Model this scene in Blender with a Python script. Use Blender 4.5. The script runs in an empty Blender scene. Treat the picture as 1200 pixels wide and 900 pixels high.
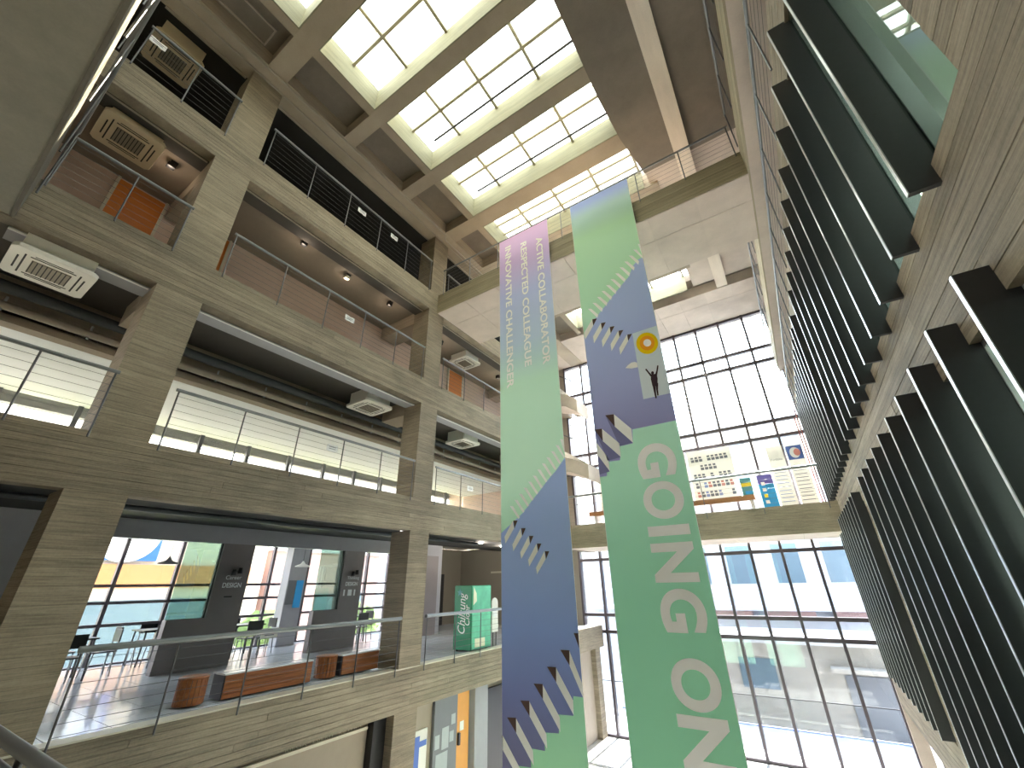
import bpy, bmesh, math, random
from mathutils import Vector, Matrix
random.seed(7)
SC = bpy.context.scene
COL = SC.collection

# ------------------------------------------------------------------ camera, sky, exposure
FPX, YAW, PITCH, ROLL, EYE = 481.39, math.radians(32.727), math.radians(26.02), math.radians(-1.126), 1.6
_c, _s = math.cos(YAW), math.sin(YAW)
FW = Vector((-_s*math.cos(PITCH), _c*math.cos(PITCH), math.sin(PITCH)))
RT0 = Vector((_c, _s, 0)); UP0 = RT0.cross(FW)
RT = RT0*math.cos(ROLL) + UP0*math.sin(ROLL); UP = UP0*math.cos(ROLL) - RT0*math.sin(ROLL)
cam = bpy.data.cameras.new('camera'); cam.sensor_width = 36; cam.lens = FPX*36/1200; cam.clip_start = 0.02; cam.clip_end = 400
co = bpy.data.objects.new('camera', cam); COL.objects.link(co)
co.matrix_world = Matrix(((RT.x, UP.x, -FW.x, 0), (RT.y, UP.y, -FW.y, 0), (RT.z, UP.z, -FW.z, EYE), (0, 0, 0, 1)))
SC.camera = co

W = bpy.data.worlds.new('sky'); SC.world = W; W.use_nodes = True
nt = W.node_tree; nt.nodes.clear()
out = nt.nodes.new('ShaderNodeOutputWorld'); bg = nt.nodes.new('ShaderNodeBackground')
tc = nt.nodes.new('ShaderNodeTexCoord'); sp = nt.nodes.new('ShaderNodeSeparateXYZ'); rp = nt.nodes.new('ShaderNodeValToRGB')
rp.color_ramp.elements[0].position = 0.0; rp.color_ramp.elements[0].color = (1, .95, .89, 1)
rp.color_ramp.elements[1].position = .9; rp.color_ramp.elements[1].color = (.42, .47, .52, 1)
_e = rp.color_ramp.elements.new(.35); _e.color = (.84, .89, .93, 1)
nt.links.new(tc.outputs['Generated'], sp.inputs[0]); nt.links.new(sp.outputs['Z'], rp.inputs[0])
nt.links.new(rp.outputs[0], bg.inputs[0]); bg.inputs[1].default_value = 7.5; nt.links.new(bg.outputs[0], out.inputs[0])

sun = bpy.data.lights.new('sun', 'SUN'); sun.energy = 28; sun.color = (1, .90, .78); sun.angle = .009
so = bpy.data.objects.new('sun', sun); COL.objects.link(so); so.rotation_euler = Vector((.015, -1, -1.2)).to_track_quat('-Z', 'Y').to_euler()
SC.view_settings.view_transform = 'Standard'; SC.view_settings.look = 'None'
SC.view_settings.gamma = 1; SC.view_settings.use_curve_mapping = False
SC.view_settings.exposure = 1.55
cy = SC.cycles
cy.use_denoising = True; cy.max_bounces = 10; cy.diffuse_bounces = 7; cy.glossy_bounces = 3; cy.transparent_max_bounces = 16
cy.transmission_bounces = 6; cy.sample_clamp_indirect = 12; cy.caustics_reflective = False; cy.caustics_refractive = False

# a photo pixel gives a direction; the depth comes from the named plane of the building
def ray(px, py): return FW + RT*((px-600)/FPX) - UP*((py-450)/FPX)
def on_y(px, py, Y):
    d = ray(px, py); t = Y/d.y; return Vector((d.x*t, Y, EYE+d.z*t))
def on_x(px, py, X):
    d = ray(px, py); t = X/d.x; return Vector((X, d.y*t, EYE+d.z*t))

# ------------------------------------------------------------------ materials
M = {}
def nodes(name):
    m = bpy.data.materials.new(name); m.use_nodes = True; t = m.node_tree; t.nodes.clear()
    o = t.nodes.new('ShaderNodeOutputMaterial'); M[name] = m
    return m, t, o
def bsdf(t, rough=.6, metal=0, spec=.5):
    b = t.nodes.new('ShaderNodeBsdfPrincipled'); b.inputs['Roughness'].default_value = rough
    b.inputs['Metallic'].default_value = metal; b.inputs['Specular IOR Level'].default_value = spec
    return b
def math_(t, op, a, b=None, clamp=False):
    n = t.nodes.new('ShaderNodeMath'); n.operation = op; n.use_clamp = clamp
    for i, v in enumerate((a, b)):
        if v is None: continue
        if isinstance(v, (int, float)): n.inputs[i].default_value = v
        else: t.links.new(v, n.inputs[i])
    return n.outputs[0]
def noise(t, vec, scale, detail=4, rough=.6):
    n = t.nodes.new('ShaderNodeTexNoise'); n.inputs['Scale'].default_value = scale; n.inputs['Detail'].default_value = detail
    n.inputs['Roughness'].default_value = rough; t.links.new(vec, n.inputs['Vector']); return n.outputs['Fac']
def mapping(t, vec, sc):
    n = t.nodes.new('ShaderNodeMapping'); n.inputs['Scale'].default_value = sc; t.links.new(vec, n.inputs['Vector']); return n.outputs[0]
def concrete(name, base, stretch=(.7, .7, 16), amp=.5, board=0, rough=.75, bump=.25, rnd=.18):
    m, t, o = nodes(name)
    g = t.nodes.new('ShaderNodeNewGeometry'); P = g.outputs['Position']
    oi = t.nodes.new('ShaderNodeObjectInfo')
    s1 = noise(t, mapping(t, P, stretch), 1.0, 6, .65); s2 = noise(t, P, .55, 3); s3 = noise(t, P, 38, 3)
    v = math_(t, 'ADD', math_(t, 'MULTIPLY', s1, .55), math_(t, 'ADD', math_(t, 'MULTIPLY', s2, .4), math_(t, 'MULTIPLY', s3, .15)))
    v = math_(t, 'ADD', math_(t, 'MULTIPLY', math_(t, 'SUBTRACT', v, .55), amp*3), 1)
    v = math_(t, 'MULTIPLY', v, math_(t, 'ADD', math_(t, 'MULTIPLY', oi.outputs['Random'], rnd), 1-rnd/2))
    h = s1
    if board:
        sx = t.nodes.new('ShaderNodeSeparateXYZ'); t.links.new(P, sx.inputs[0])
        q = math_(t, 'DIVIDE', sx.outputs['Z'], board)
        fr = math_(t, 'FRACT', math_(t, 'ADD', q, 100)); line = math_(t, 'LESS_THAN', fr, .07)
        wn = t.nodes.new('ShaderNodeTexWhiteNoise'); wn.noise_dimensions = '1D'; t.links.new(math_(t, 'FLOOR', q), wn.inputs['W'])
        v = math_(t, 'MULTIPLY', v, math_(t, 'ADD', math_(t, 'MULTIPLY', wn.outputs['Value'], .2), .9))
        v = math_(t, 'MULTIPLY', v, math_(t, 'SUBTRACT', 1, math_(t, 'MULTIPLY', line, .3)))
        h = math_(t, 'SUBTRACT', h, line)
    v = math_(t, 'MAXIMUM', v, .25)
    mx = t.nodes.new('ShaderNodeVectorMath'); mx.operation = 'SCALE'; mx.inputs[0].default_value = base; t.links.new(v, mx.inputs['Scale'])
    b = bsdf(t, rough, 0, .3); t.links.new(mx.outputs[0], b.inputs['Base Color'])
    bp = t.nodes.new('ShaderNodeBump'); bp.inputs['Strength'].default_value = bump; bp.inputs['Distance'].default_value = .02
    t.links.new(h, bp.inputs['Height']); t.links.new(bp.outputs[0], b.inputs['Normal']); t.links.new(b.outputs[0], o.inputs[0])
    return m
def plain(name, col, rough=.5, metal=0, spec=.5, var=.08, scale=6):
    m, t, o = nodes(name); g = t.nodes.new('ShaderNodeNewGeometry')
    n = noise(t, g.outputs['Position'], scale, 3)
    v = math_(t, 'ADD', math_(t, 'MULTIPLY', math_(t, 'SUBTRACT', n, .5), var*2), 1)
    mx = t.nodes.new('ShaderNodeVectorMath'); mx.operation = 'SCALE'; mx.inputs[0].default_value = col; t.links.new(v, mx.inputs['Scale'])
    b = bsdf(t, rough, metal, spec); t.links.new(mx.outputs[0], b.inputs['Base Color']); t.links.new(b.outputs[0], o.inputs[0]); return m
def wood(name, c1, c2, stretch=(20, 1.2, 20), rough=.4):
    m, t, o = nodes(name); g = t.nodes.new('ShaderNodeNewGeometry')
    n = noise(t, mapping(t, g.outputs['Position'], stretch), 1.5, 5)
    r = t.nodes.new('ShaderNodeValToRGB'); r.color_ramp.elements[0].color = (*c1, 1); r.color_ramp.elements[1].color = (*c2, 1)
    r.color_ramp.elements[0].position = .3; r.color_ramp.elements[1].position = .7; t.links.new(n, r.inputs[0])
    b = bsdf(t, rough); t.links.new(r.outputs[0], b.inputs['Base Color']); t.links.new(b.outputs[0], o.inputs[0]); return m
def glass(name, tint, refl=1.45, rough=0.0):
    m, t, o = nodes(name)
    tr = t.nodes.new('ShaderNodeBsdfTransparent'); tr.inputs[0].default_value = (*tint, 1)
    gl = t.nodes.new('ShaderNodeBsdfGlossy'); gl.inputs['Roughness'].default_value = rough; gl.inputs[0].default_value = (.9, .95, 1, 1)
    g = t.nodes.new('ShaderNodeNewGeometry'); dt = t.nodes.new('ShaderNodeVectorMath'); dt.operation = 'DOT_PRODUCT'
    t.links.new(g.outputs['Normal'], dt.inputs[0]); t.links.new(g.outputs['Incoming'], dt.inputs[1])
    f0 = ((refl-1)/(refl+1))**2
    sch = math_(t, 'ADD', math_(t, 'MULTIPLY', math_(t, 'POWER', math_(t, 'SUBTRACT', 1, math_(t, 'ABSOLUTE', dt.outputs['Value'])), 5), 1-f0), f0)
    mx = t.nodes.new('ShaderNodeMixShader'); t.links.new(sch, mx.inputs[0]); t.links.new(tr.outputs[0], mx.inputs[1]); t.links.new(gl.outputs[0], mx.inputs[2])
    t.links.new(mx.outputs[0], o.inputs[0]); return m
def lamp(name, col, s):
    m, t, o = nodes(name); e = t.nodes.new('ShaderNodeEmission'); e.inputs[0].default_value = (*col, 1); e.inputs[1].default_value = s
    t.links.new(e.outputs[0], o.inputs[0]); return m
def srgb(r, g, b): return tuple((c/255/12.92 if c/255 <= .04045 else ((c/255+.055)/1.055)**2.4) for c in (r, g, b))
def cloth(name, stops, transl=.1):
    """printed translucent banner fabric: the print runs down the cloth (height in metres -> colour)"""
    m, t, o = nodes(name); g = t.nodes.new('ShaderNodeNewGeometry'); s = t.nodes.new('ShaderNodeSeparateXYZ')
    t.links.new(g.outputs['Position'], s.inputs[0])
    z0 = min(a for a, _ in stops); z1 = max(a for a, _ in stops)
    mr = t.nodes.new('ShaderNodeMapRange'); mr.inputs[1].default_value = z0; mr.inputs[2].default_value = z1 if z1 > z0 else z0+1; t.links.new(s.outputs['Z'], mr.inputs[0])
    r = t.nodes.new('ShaderNodeValToRGB'); el = r.color_ramp.elements
    st = sorted(stops)
    while len(el) < len(st): el.new(.5)
    for e, (a, c) in zip(el, st): e.position = (a-z0)/max(1e-6, z1-z0); e.color = (*srgb(*c), 1)
    t.links.new(mr.outputs[0], r.inputs[0])
    w = noise(t, mapping(t, g.outputs['Position'], (400, 400, 400)), 1, 1)
    d = t.nodes.new('ShaderNodeBsdfDiffuse'); tl = t.nodes.new('ShaderNodeBsdfTranslucent')
    mx = t.nodes.new('ShaderNodeMixShader'); mx.inputs[0].default_value = transl
    bp = t.nodes.new('ShaderNodeBump'); bp.inputs['Strength'].default_value = .05; t.links.new(w, bp.inputs['Height']); t.links.new(bp.outputs[0], d.inputs['Normal'])
    t.links.new(r.outputs[0], d.inputs[0]); t.links.new(r.outputs[0], tl.inputs[0])
    t.links.new(d.outputs[0], mx.inputs[1]); t.links.new(tl.outputs[0], mx.inputs[2]); t.links.new(mx.outputs[0], o.inputs[0]); return m

cloth('paper', [(0, (244, 242, 238)), (1, (244, 242, 238))], .15)
CB = (.265, .222, .165)
concrete('board_concrete', CB, stretch=(2.4, 2.4, 60), amp=.9, board=.105)
concrete('board_piece', CB, stretch=(2.4, 2.4, 70), amp=1.0, rnd=.3)
concrete('wall_board', (.25, .208, .155), stretch=(2, 1.2, 45), amp=1.0, rnd=.35, bump=.35)
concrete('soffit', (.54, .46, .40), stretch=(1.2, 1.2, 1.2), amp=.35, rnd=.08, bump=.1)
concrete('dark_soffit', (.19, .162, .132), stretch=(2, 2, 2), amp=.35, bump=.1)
concrete('roof_concrete', (.37, .31, .24), stretch=(.7, .7, 16), amp=.4, bump=.15)
concrete('upstand', (.25, .24, .175), stretch=(1, 1, 20), amp=.5, bump=.2)
concrete('fascia_light', (.32, .28, .20), stretch=(.8, .8, 24), amp=.5, board=.1)
concrete('edge_dark', (.12, .11, .092), stretch=(2, 2, 20), amp=.4)
concrete('duct_pale', (.66, .58, .50), stretch=(2, .3, 2), amp=.4, bump=.05)
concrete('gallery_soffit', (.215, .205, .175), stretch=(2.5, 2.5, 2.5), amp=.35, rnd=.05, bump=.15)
concrete('outdoor_concrete', (.34, .32, .28), stretch=(2, 2, 2), amp=.3)
plain('fin_metal', (.035, .037, .042), .32, 0, .55, .15, 30)
plain('dark_metal', (.05, .048, .055), .4, .3)
plain('frame_metal', (.09, .075, .085), .4, .4)
plain('steel', (.20, .21, .22), .35, .4)
plain('post_steel', (.13, .13, .14), .4, .5)
plain('alu', (.62, .64, .66), .3, .6)
plain('alu_white', (.8, .8, .8), .3, 0)
plain('sky_frame', (.36, .33, .25), .5, .2)
plain('pipe', (.36, .31, .25), .5, .1)
plain('dark_pipe', (.05, .055, .06), .5, .1)
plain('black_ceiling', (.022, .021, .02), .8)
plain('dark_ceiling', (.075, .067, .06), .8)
plain('warm_ceiling', (.24, .20, .16), .8)
plain('white_ceiling', (.80, .82, .83), .7, var=.03)
plain('pink_wall', (.64, .50, .43), .7, var=.06)
plain('beige_wall', (.36, .305, .25), .7)
plain('grey_wall', (.21, .185, .19), .5, var=.1, scale=2)
plain('bulkhead', (.33, .33, .36), .6)
plain('taupe_wall', (.30, .265, .225), .6, var=.06, scale=2)
plain('orange_door', (.62, .20, .035), .45)
plain('orange_panel', (.72, .32, .06), .45)
plain('door_dark', (.04, .04, .045), .3, .2)
plain('tile', (.60, .64, .70), .13, 0, .6, .08, 3)
plain('floor_stone', (.55, .53, .49), .35)
plain('cream_trim', (.66, .62, .52), .5)
plain('ac_cream', (.72, .60, .42), .5, var=.03)
plain('ac_white', (.78, .76, .70), .5, var=.03)
plain('ac_grill', (.30, .26, .20), .6)
plain('slot_dark', (.03, .028, .025), .7)
wood('bench_wood', (.26, .08, .026), (.46, .16, .05))
wood('oak_wood', (.30, .13, .05), (.42, .20, .08))
plain('bench_dark', (.05, .055, .08), .5)
plain('bench_top', (.72, .72, .76), .2)
plain('paper_blue', (.10, .18, .55), .6)
plain('ink', (.16, .17, .21), .7)
plain('ink_red', (.62, .25, .22), .7)
plain('ink_blue', (.25, .33, .62), .7)
plain('cyan_print', (.03, .36, .78), .6)
plain('violet_print', (.16, .13, .50), .6)
plain('teal_print', (.08, .30, .33), .6)
plain('yellow_print', (.85, .70, .05), .6)
plain('green_print', (.0, .22, .10), .35, var=.1)
plain('green_pale', (.13, .50, .32), .35, var=.35, scale=4)
plain('cream_print', (.80, .76, .58), .5)
plain('white_print', (.85, .86, .88), .5, var=.02)
plain('black_plastic', (.015, .015, .017), .35)
plain('white_plastic', (.8, .8, .78), .4)
plain('board_grey', (.14, .15, .165), .35)
plain('board_paper', (.36, .40, .42), .5)
plain('red_pipe', (.22, .06, .05), .5)
plain('ext_white', (.48, .50, .54), .6, var=.03)
plain('ext_peach', (.55, .48, .40), .7, var=.04)
plain('ext_pink', (.42, .27, .25), .7)
plain('ext_glass', (.12, .17, .20), .1)
plain('ext_blue', (.02, .10, .45), .5)
plain('ext_orange', (.40, .18, .07), .6)
plain('ext_grey', (.45, .45, .45), .7)
plain('ext_brown', (.42, .27, .22), .8)
plain('ground', (.62, .60, .56), .8)
plain('grass', (.34, .40, .12), .9, var=.3, scale=2)
plain('leaf', (.10, .16, .04), .8, var=.4, scale=3)
plain('rail_blue', (.10, .16, .50), .4)
glass('clear_glass', (.93, .97, .97))
glass('sky_glass', (.76, .76, .69))
glass('tint_glass', (.62, .66, .72), 1.5)
glass('far_glass', (.80, .84, .86), 1.45)
glass('street_glass', (.66, .68, .70), 1.45)
glass('lime_glass', (.66, .66, .62), 1.45)
glass('green_glass', (.50, .62, .56), 1.7)
glass('fin_glass', (.62, .72, .67), 1.4)
m_, t_, o_ = nodes('sun_diffuser_glass'); _g = t_.nodes.new('ShaderNodeNewGeometry'); _tl = t_.nodes.new('ShaderNodeBsdfTranslucent'); _tl.inputs[0].default_value = (.75, .78, .76, 1)  # diffusing pane, added to scatter the sun in the far skylights
_n = noise(t_, _g.outputs['Position'], 40, 2); _b = t_.nodes.new('ShaderNodeBump'); _b.inputs['Strength'].default_value = .05; t_.links.new(_n, _b.inputs['Height']); t_.links.new(_b.outputs[0], _tl.inputs['Normal']); t_.links.new(_tl.outputs[0], o_.inputs[0])
lamp('downlight', (1, .93, .8), 30)
lamp('led', (1, 1, 1), 2.0)
lamp('room_fill', (1, 1, .92), 9)  # emission of the panels added to brighten the rooms behind the fins
plain('room_wall', (.55, .58, .52), .7)
plain('lit_ceiling', (.8, .8, .7), .7)

# ------------------------------------------------------------------ mesh helpers
ORG = {}
def org(o): return ORG.get(o.name, Vector()) if o else Vector()
class MB:
    def __init__(s): s.v = []; s.f = []; s.smooth = set()
    def add(s, vs, fs, smooth=False):
        n = len(s.v); s.v += [Vector(v) for v in vs]
        for f in fs:
            if smooth: s.smooth.add(len(s.f))
            s.f.append([n+i for i in f])
        return s
    def box(s, x0, x1, y0, y1, z0, z1):
        return s.add([(x, y, z) for x in (x0, x1) for y in (y0, y1) for z in (z0, z1)],
                     [(0, 1, 3, 2), (4, 6, 7, 5), (0, 4, 5, 1), (2, 3, 7, 6), (0, 2, 6, 4), (1, 5, 7, 3)])
    def tube(s, pts, r, n=8, caps=True):
        pts = [Vector(p) for p in pts]; rings = []
        for i, p in enumerate(pts):
            d = ((pts[i]-pts[i-1]).normalized() if i else Vector()) + ((pts[i+1]-p).normalized() if i < len(pts)-1 else Vector())
            d = d.normalized() if d.length > 1e-6 else Vector((0, 0, 1))
            a = d.orthogonal().normalized() if not rings else (prev - d*prev.dot(d)).normalized()
            prev = a; b = d.cross(a); rr = r[i] if isinstance(r, (list, tuple)) else r
            rings.append([p + (a*math.cos(2*math.pi*k/n) + b*math.sin(2*math.pi*k/n))*rr for k in range(n)])
        fs = [(i*n+k, i*n+(k+1) % n, (i+1)*n+(k+1) % n, (i+1)*n+k) for i in range(len(pts)-1) for k in range(n)]
        base = [v for ring in rings for v in ring]
        s.add(base, fs, True)
        if caps: s.add(rings[0], [tuple(reversed(range(n)))]); s.add(rings[-1], [tuple(range(n))])
        return s
    def lathe(s, c, prof, n=20):
        c = Vector(c); vs = [c + Vector((r*math.cos(2*math.pi*k/n), r*math.sin(2*math.pi*k/n), z)) for r, z in prof for k in range(n)]
        return s.add(vs, [(i*n+k, i*n+(k+1) % n, (i+1)*n+(k+1) % n, (i+1)*n+k) for i in range(len(prof)-1) for k in range(n)], True)
    def prism(s, poly, axis, a, b):
        """poly: 2-D outline; axis 'x','y','z' = extrusion axis from a to b"""
        def P(u, v, w): return {'x': (w, u, v), 'y': (u, w, v), 'z': (u, v, w)}[axis]
        n = len(poly)
        return s.add([P(u, v, a) for u, v in poly] + [P(u, v, b) for u, v in poly],
                     [tuple(range(n)), tuple(range(2*n-1, n-1, -1))] + [(i, i+n, (i+1) % n+n, (i+1) % n) for i in range(n)])
    def build(s, name, mat, parent=None, bevel=0, origin=None):
        me = bpy.data.meshes.new(name)
        o0 = org(parent)
        if parent is None:
            if origin is None:
                xs = [v.x for v in s.v]; ys = [v.y for v in s.v]; zs = [v.z for v in s.v]
                origin = Vector(((min(xs)+max(xs))/2, (min(ys)+max(ys))/2, min(zs)))
            o0 = Vector(origin)
        me.from_pydata([v-o0 for v in s.v], [], s.f)
        for i in s.smooth: me.polygons[i].use_smooth = True
        bm = bmesh.new(); bm.from_mesh(me); bmesh.ops.recalc_face_normals(bm, faces=bm.faces)
        if bevel: bmesh.ops.bevel(bm, geom=bm.edges[:], offset=bevel, segments=2, affect='EDGES', profile=.6)
        bm.to_mesh(me); bm.free()
        me.materials.append(M[mat]); o = bpy.data.objects.new(name, me); COL.objects.link(o)
        ORG[o.name] = o0
        if parent: o.parent = parent
        else: o.location = o0
        return o
def tag(o, label=None, cat=None, group=None, kind=None):
    if label: o['label'] = label
    if cat: o['category'] = cat
    if group: o['group'] = group
    if kind: o['kind'] = kind
    return o
def thing(name, loc, label, cat, group=None, kind=None):
    o = bpy.data.objects.new(name, None); COL.objects.link(o); o.location = loc; o.empty_display_size = .1; ORG[o.name] = Vector(loc)
    return tag(o, label, cat, group, kind)
def box(name, x0, x1, y0, y1, z0, z1, mat, parent=None, bevel=0): return MB().box(x0, x1, y0, y1, z0, z1).build(name, mat, parent, bevel)
def tube(name, pts, r, mat, parent=None, n=8): return MB().tube(pts, r, n).build(name, mat, parent)
UNIT = {}
def piece(name, x0, x1, y0, y1, z0, z1, mat, parent):
    """a cheap box that shares one unit-cube mesh with all alike pieces"""
    if (name, mat) not in UNIT:
        me = bpy.data.meshes.new(name); b = MB().box(-.5, .5, -.5, .5, -.5, .5); me.from_pydata(b.v, [], b.f); me.materials.append(M[mat])
        bm = bmesh.new(); bm.from_mesh(me); bmesh.ops.recalc_face_normals(bm, faces=bm.faces); bm.to_mesh(me); bm.free(); UNIT[(name, mat)] = me
    o = bpy.data.objects.new(name, UNIT[(name, mat)]); COL.objects.link(o)
    c = Vector(((x0+x1)/2, (y0+y1)/2, (z0+z1)/2)) - org(parent)
    o.location = c; o.scale = (x1-x0, y1-y0, z1-z0); o.parent = parent; ORG[o.name] = org(parent); return o
def struct(o, label, cat='structure'): return tag(o, label, cat, None, 'structure')
def copy_tree(root, loc, rotz=0):
    c = root.copy(); COL.objects.link(c); c.location = loc; c.rotation_euler = (0, 0, rotz)
    def rec(a, b):
        for ch in list(a.children):
            d = ch.copy(); COL.objects.link(d); d.parent = b; rec(ch, d)
    rec(root, c); return c
def letters(name, body, size, mat, loc, xd, yd, parent, bold=0, width=None, shear=0, align='LEFT', spacing=1.0, line=1.0, height=None):
    cu = bpy.data.curves.new(name, 'FONT'); cu.body = body; cu.size = size; cu.offset = bold; cu.extrude = .001; cu.shear = shear
    cu.align_x = align; cu.space_character = spacing; cu.space_line = line
    to = bpy.data.objects.new(name, cu); COL.objects.link(to)
    me = bpy.data.meshes.new_from_object(to.evaluated_get(bpy.context.evaluated_depsgraph_get())); bpy.data.objects.remove(to)
    xs = [v.co.x for v in me.vertices]; ys = [v.co.y for v in me.vertices]
    sx = width/(max(xs)-min(xs)) if width else 1; sy = height/(max(ys)-min(ys)) if height else 1
    X, Y = Vector(xd), Vector(yd); Z = X.cross(Y); L = Vector(loc)-org(parent)
    for v in me.vertices:
        a, b, c = v.co
        if width: a = (a-min(xs))*sx
        if height: b = (b-min(ys))*sy
        v.co = L + X*a + Y*b + Z*c
    me.materials.clear(); me.materials.append(M[mat]); o = bpy.data.objects.new(name, me); COL.objects.link(o); o.parent = parent; ORG[o.name] = org(parent); return o

# ------------------------------------------------------------------ the building: main levels (2F floor = 0)
FX = -7.80                                    # face of the left gallery front
LV = {'first': (-.75, 0.0), 'second': (2.83, 3.62), 'third': (6.2, 6.98), 'fourth': (9.42, 10.13)}
COLS = [(-4.77, -4.10), (1.33, 2.0), (7.45, 8.1), (13.55, 14.2)]
ROOF = 12.45; GL = 13.18; YN, YF = -4.5, 18.9

# floors and ground
struct(box('floor', -15, 3.6, -5, 19, -3.9, -3.7, 'floor_stone'), 'grey stone ground floor at the bottom of the atrium', 'floor')
struct(box('ground_outside', -90, 60, -40, 90, -4.3, -3.92, 'ground'), 'pale paved ground outside the building', 'ground')

# board-marked concrete front beams of the left galleries
def face_boards(parent, z0, z1, y0, y1, n, xin, xout, mat='board_piece', lo=3.2, hi=5.4, sgn=1):
    h = (z1-z0)/n
    for i in range(n):
        y = y0
        while y < y1-.01:
            ye = min(y1, y + random.uniform(lo, hi))
            if y1-ye < 1: ye = y1
            d = random.uniform(0, .006)
            a, b = sorted((xin, xout-sgn*d)); g = random.uniform(.002, .004)
            piece('board', a, b, y+.002, ye-.002, z0+i*h+g, z0+(i+1)*h-g, mat, parent); y = ye
BN = {'first': 'lowest front beam of the left side, below the cafe railing', 'second': 'front beam of the left side above the cafe openings',
      'third': 'front beam of the left side carrying the floor with orange doors', 'fourth': 'topmost front beam of the left side, under the roof floor railing'}
for k, (z0, z1) in LV.items():
    b = struct(box('front_beam', -8.05, FX-.016, -4, 18.8, z0, z1, 'board_concrete'), 'board-marked concrete ' + BN[k], 'beam')
    face_boards(b, z0, z1, -.32, 16.2, 8, FX-.017, FX)
for i, (a, b) in enumerate(COLS):
    lab = ['concrete column of the left side hidden by the near gallery', 'board-marked concrete column beside the ceiling cassettes bay', 'board-marked concrete column where the high bridge starts', 'far concrete column of the left side behind the hanging banners'][i]
    segs = [(-3.7, LV['first'][0]), (0, LV['second'][0]), (LV['second'][1], LV['third'][0]), (LV['third'][1], LV['fourth'][0]), (LV['fourth'][1], ROOF)]
    mb = MB()
    for s0, s1 in segs: mb.box(-8.45, FX-.004, a, b, s0, s1)
    struct(mb.build('column', 'board_concrete'), lab, 'column')

# slabs, ceilings and back walls of the left galleries
def S(name, x0, x1, y0, y1, z0, z1, mat, label, cat): return struct(box(name, x0, x1, y0, y1, z0, z1, mat), label, cat)
S('floor_second', -15, -8.05, -4, 19, -.55, -.02, 'floor_stone', 'concrete floor slab of the cafe storey', 'floor')
S('floor_third', -15, -8.05, -4, 19, 3.25, 3.6, 'floor_stone', 'floor slab of the storey with the white ceiling', 'floor')
S('floor_fourth', -15, -8.05, -4, 19, 6.6, 6.96, 'floor_stone', 'floor slab of the storey with orange doors', 'floor')
S('floor_fifth', -15, -8.05, -4, 19, 9.9, 10.11, 'floor_stone', 'floor slab of the top gallery', 'floor')
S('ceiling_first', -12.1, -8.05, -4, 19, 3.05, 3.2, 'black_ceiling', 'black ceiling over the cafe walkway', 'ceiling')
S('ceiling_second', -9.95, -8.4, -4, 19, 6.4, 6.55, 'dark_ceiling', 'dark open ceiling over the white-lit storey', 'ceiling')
S('ceiling_second_white', -14.05, -9.95, -4, 16.9, 5.75, 5.95, 'white_ceiling', 'white lowered ceiling behind the third-level railing', 'ceiling')
S('ceiling_third', -10.05, -8.4, -4, 19, 9.5, 9.75, 'warm_ceiling', 'brown ceiling above the corridor with orange doors', 'ceiling')
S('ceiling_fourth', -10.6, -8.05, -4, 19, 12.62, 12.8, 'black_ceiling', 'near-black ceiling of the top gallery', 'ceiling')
S('wall_third', -10.25, -10.05, -4, 19, 6.96, 9.9, 'pink_wall', 'pinkish corridor wall behind the orange doors', 'wall')
S('wall_fourth', -10.8, -10.6, -4, 19, 10.11, 12.8, 'taupe_wall', 'dim back wall of the top gallery', 'wall')
S('wall_far_left', -15, -8.3, 16.9, 17.1, 3.62, 12.8, 'pink_wall', 'pinkish end wall of the left galleries', 'wall')
S('wall_far_cafe', -15, -9.5, 17.6, 17.8, 0, 3.2, 'taupe_wall', 'brown-grey end wall of the vending machine alcove', 'wall')
S('wall_near_left', -15, -8.05, -4.2, -4, -3.7, 12.8, 'beige_wall', 'end wall of the left galleries near the photographer', 'wall')
for i, (z, zz) in enumerate(((9.42, 9.75), (6.2, 6.55))):
    mb = MB()
    mb.box(-8.42, -8.06, -.3, 16, z-.02, z+.06)
    struct(mb.build('trim_%d' % (i+1), ['dark_ceiling', 'bulkhead'][i]), ['brown shutter casing under the topmost front beam', 'blue-grey shutter casing under the orange-door storey beam'][i], 'trim')
    for (a, b) in ((-.3, 1.3), (2.02, 7.43), (8.12, 13.5)):
        t = box('trim_%d' % (3+i), -8.085, -8.045, a, b, z-.035, z-.02, ['pipe', 'alu_white'][i])
        struct(t, ['slim brown metal edge strip under the topmost front beam', 'slim bright metal edge strip under the orange-door storey beam'][i], 'trim'); t['group'] = 'metal edge strips under the beams'
for (a, b) in ((-.3, 1.3), (2.02, 7.43), (8.12, 13.5)):
    t = struct(box('trim_5', -8.14, -8.08, a, b, ROOF-.03, ROOF+.01, 'pipe'), 'slim brown metal edge strip under the roof edge beam', 'trim'); t['group'] = 'metal edge strips under the roof'
# deep concrete rib before the white ceiling
S('beam_inner', -10.2, -9.95, -4, 16.9, 5.62, 6.6, 'roof_concrete', 'concrete rib along the edge of the white lowered ceiling', 'beam')

for i, (a, b) in enumerate(COLS[1:]):
    for z0, z1, nm in ((5.98, 6.42, 'white-ceiling storey'), (9.1, 9.52, 'orange-door storey')):
        struct(box('cross_beam', -9.4 if z0 < 7 else -10.0, -8.44, a+.02, b-.02, z0, z1, 'roof_concrete'), 'concrete cross beam over the %s walkway at the %s column' % (nm, ['near', 'second', 'far'][i]), 'beam')
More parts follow.
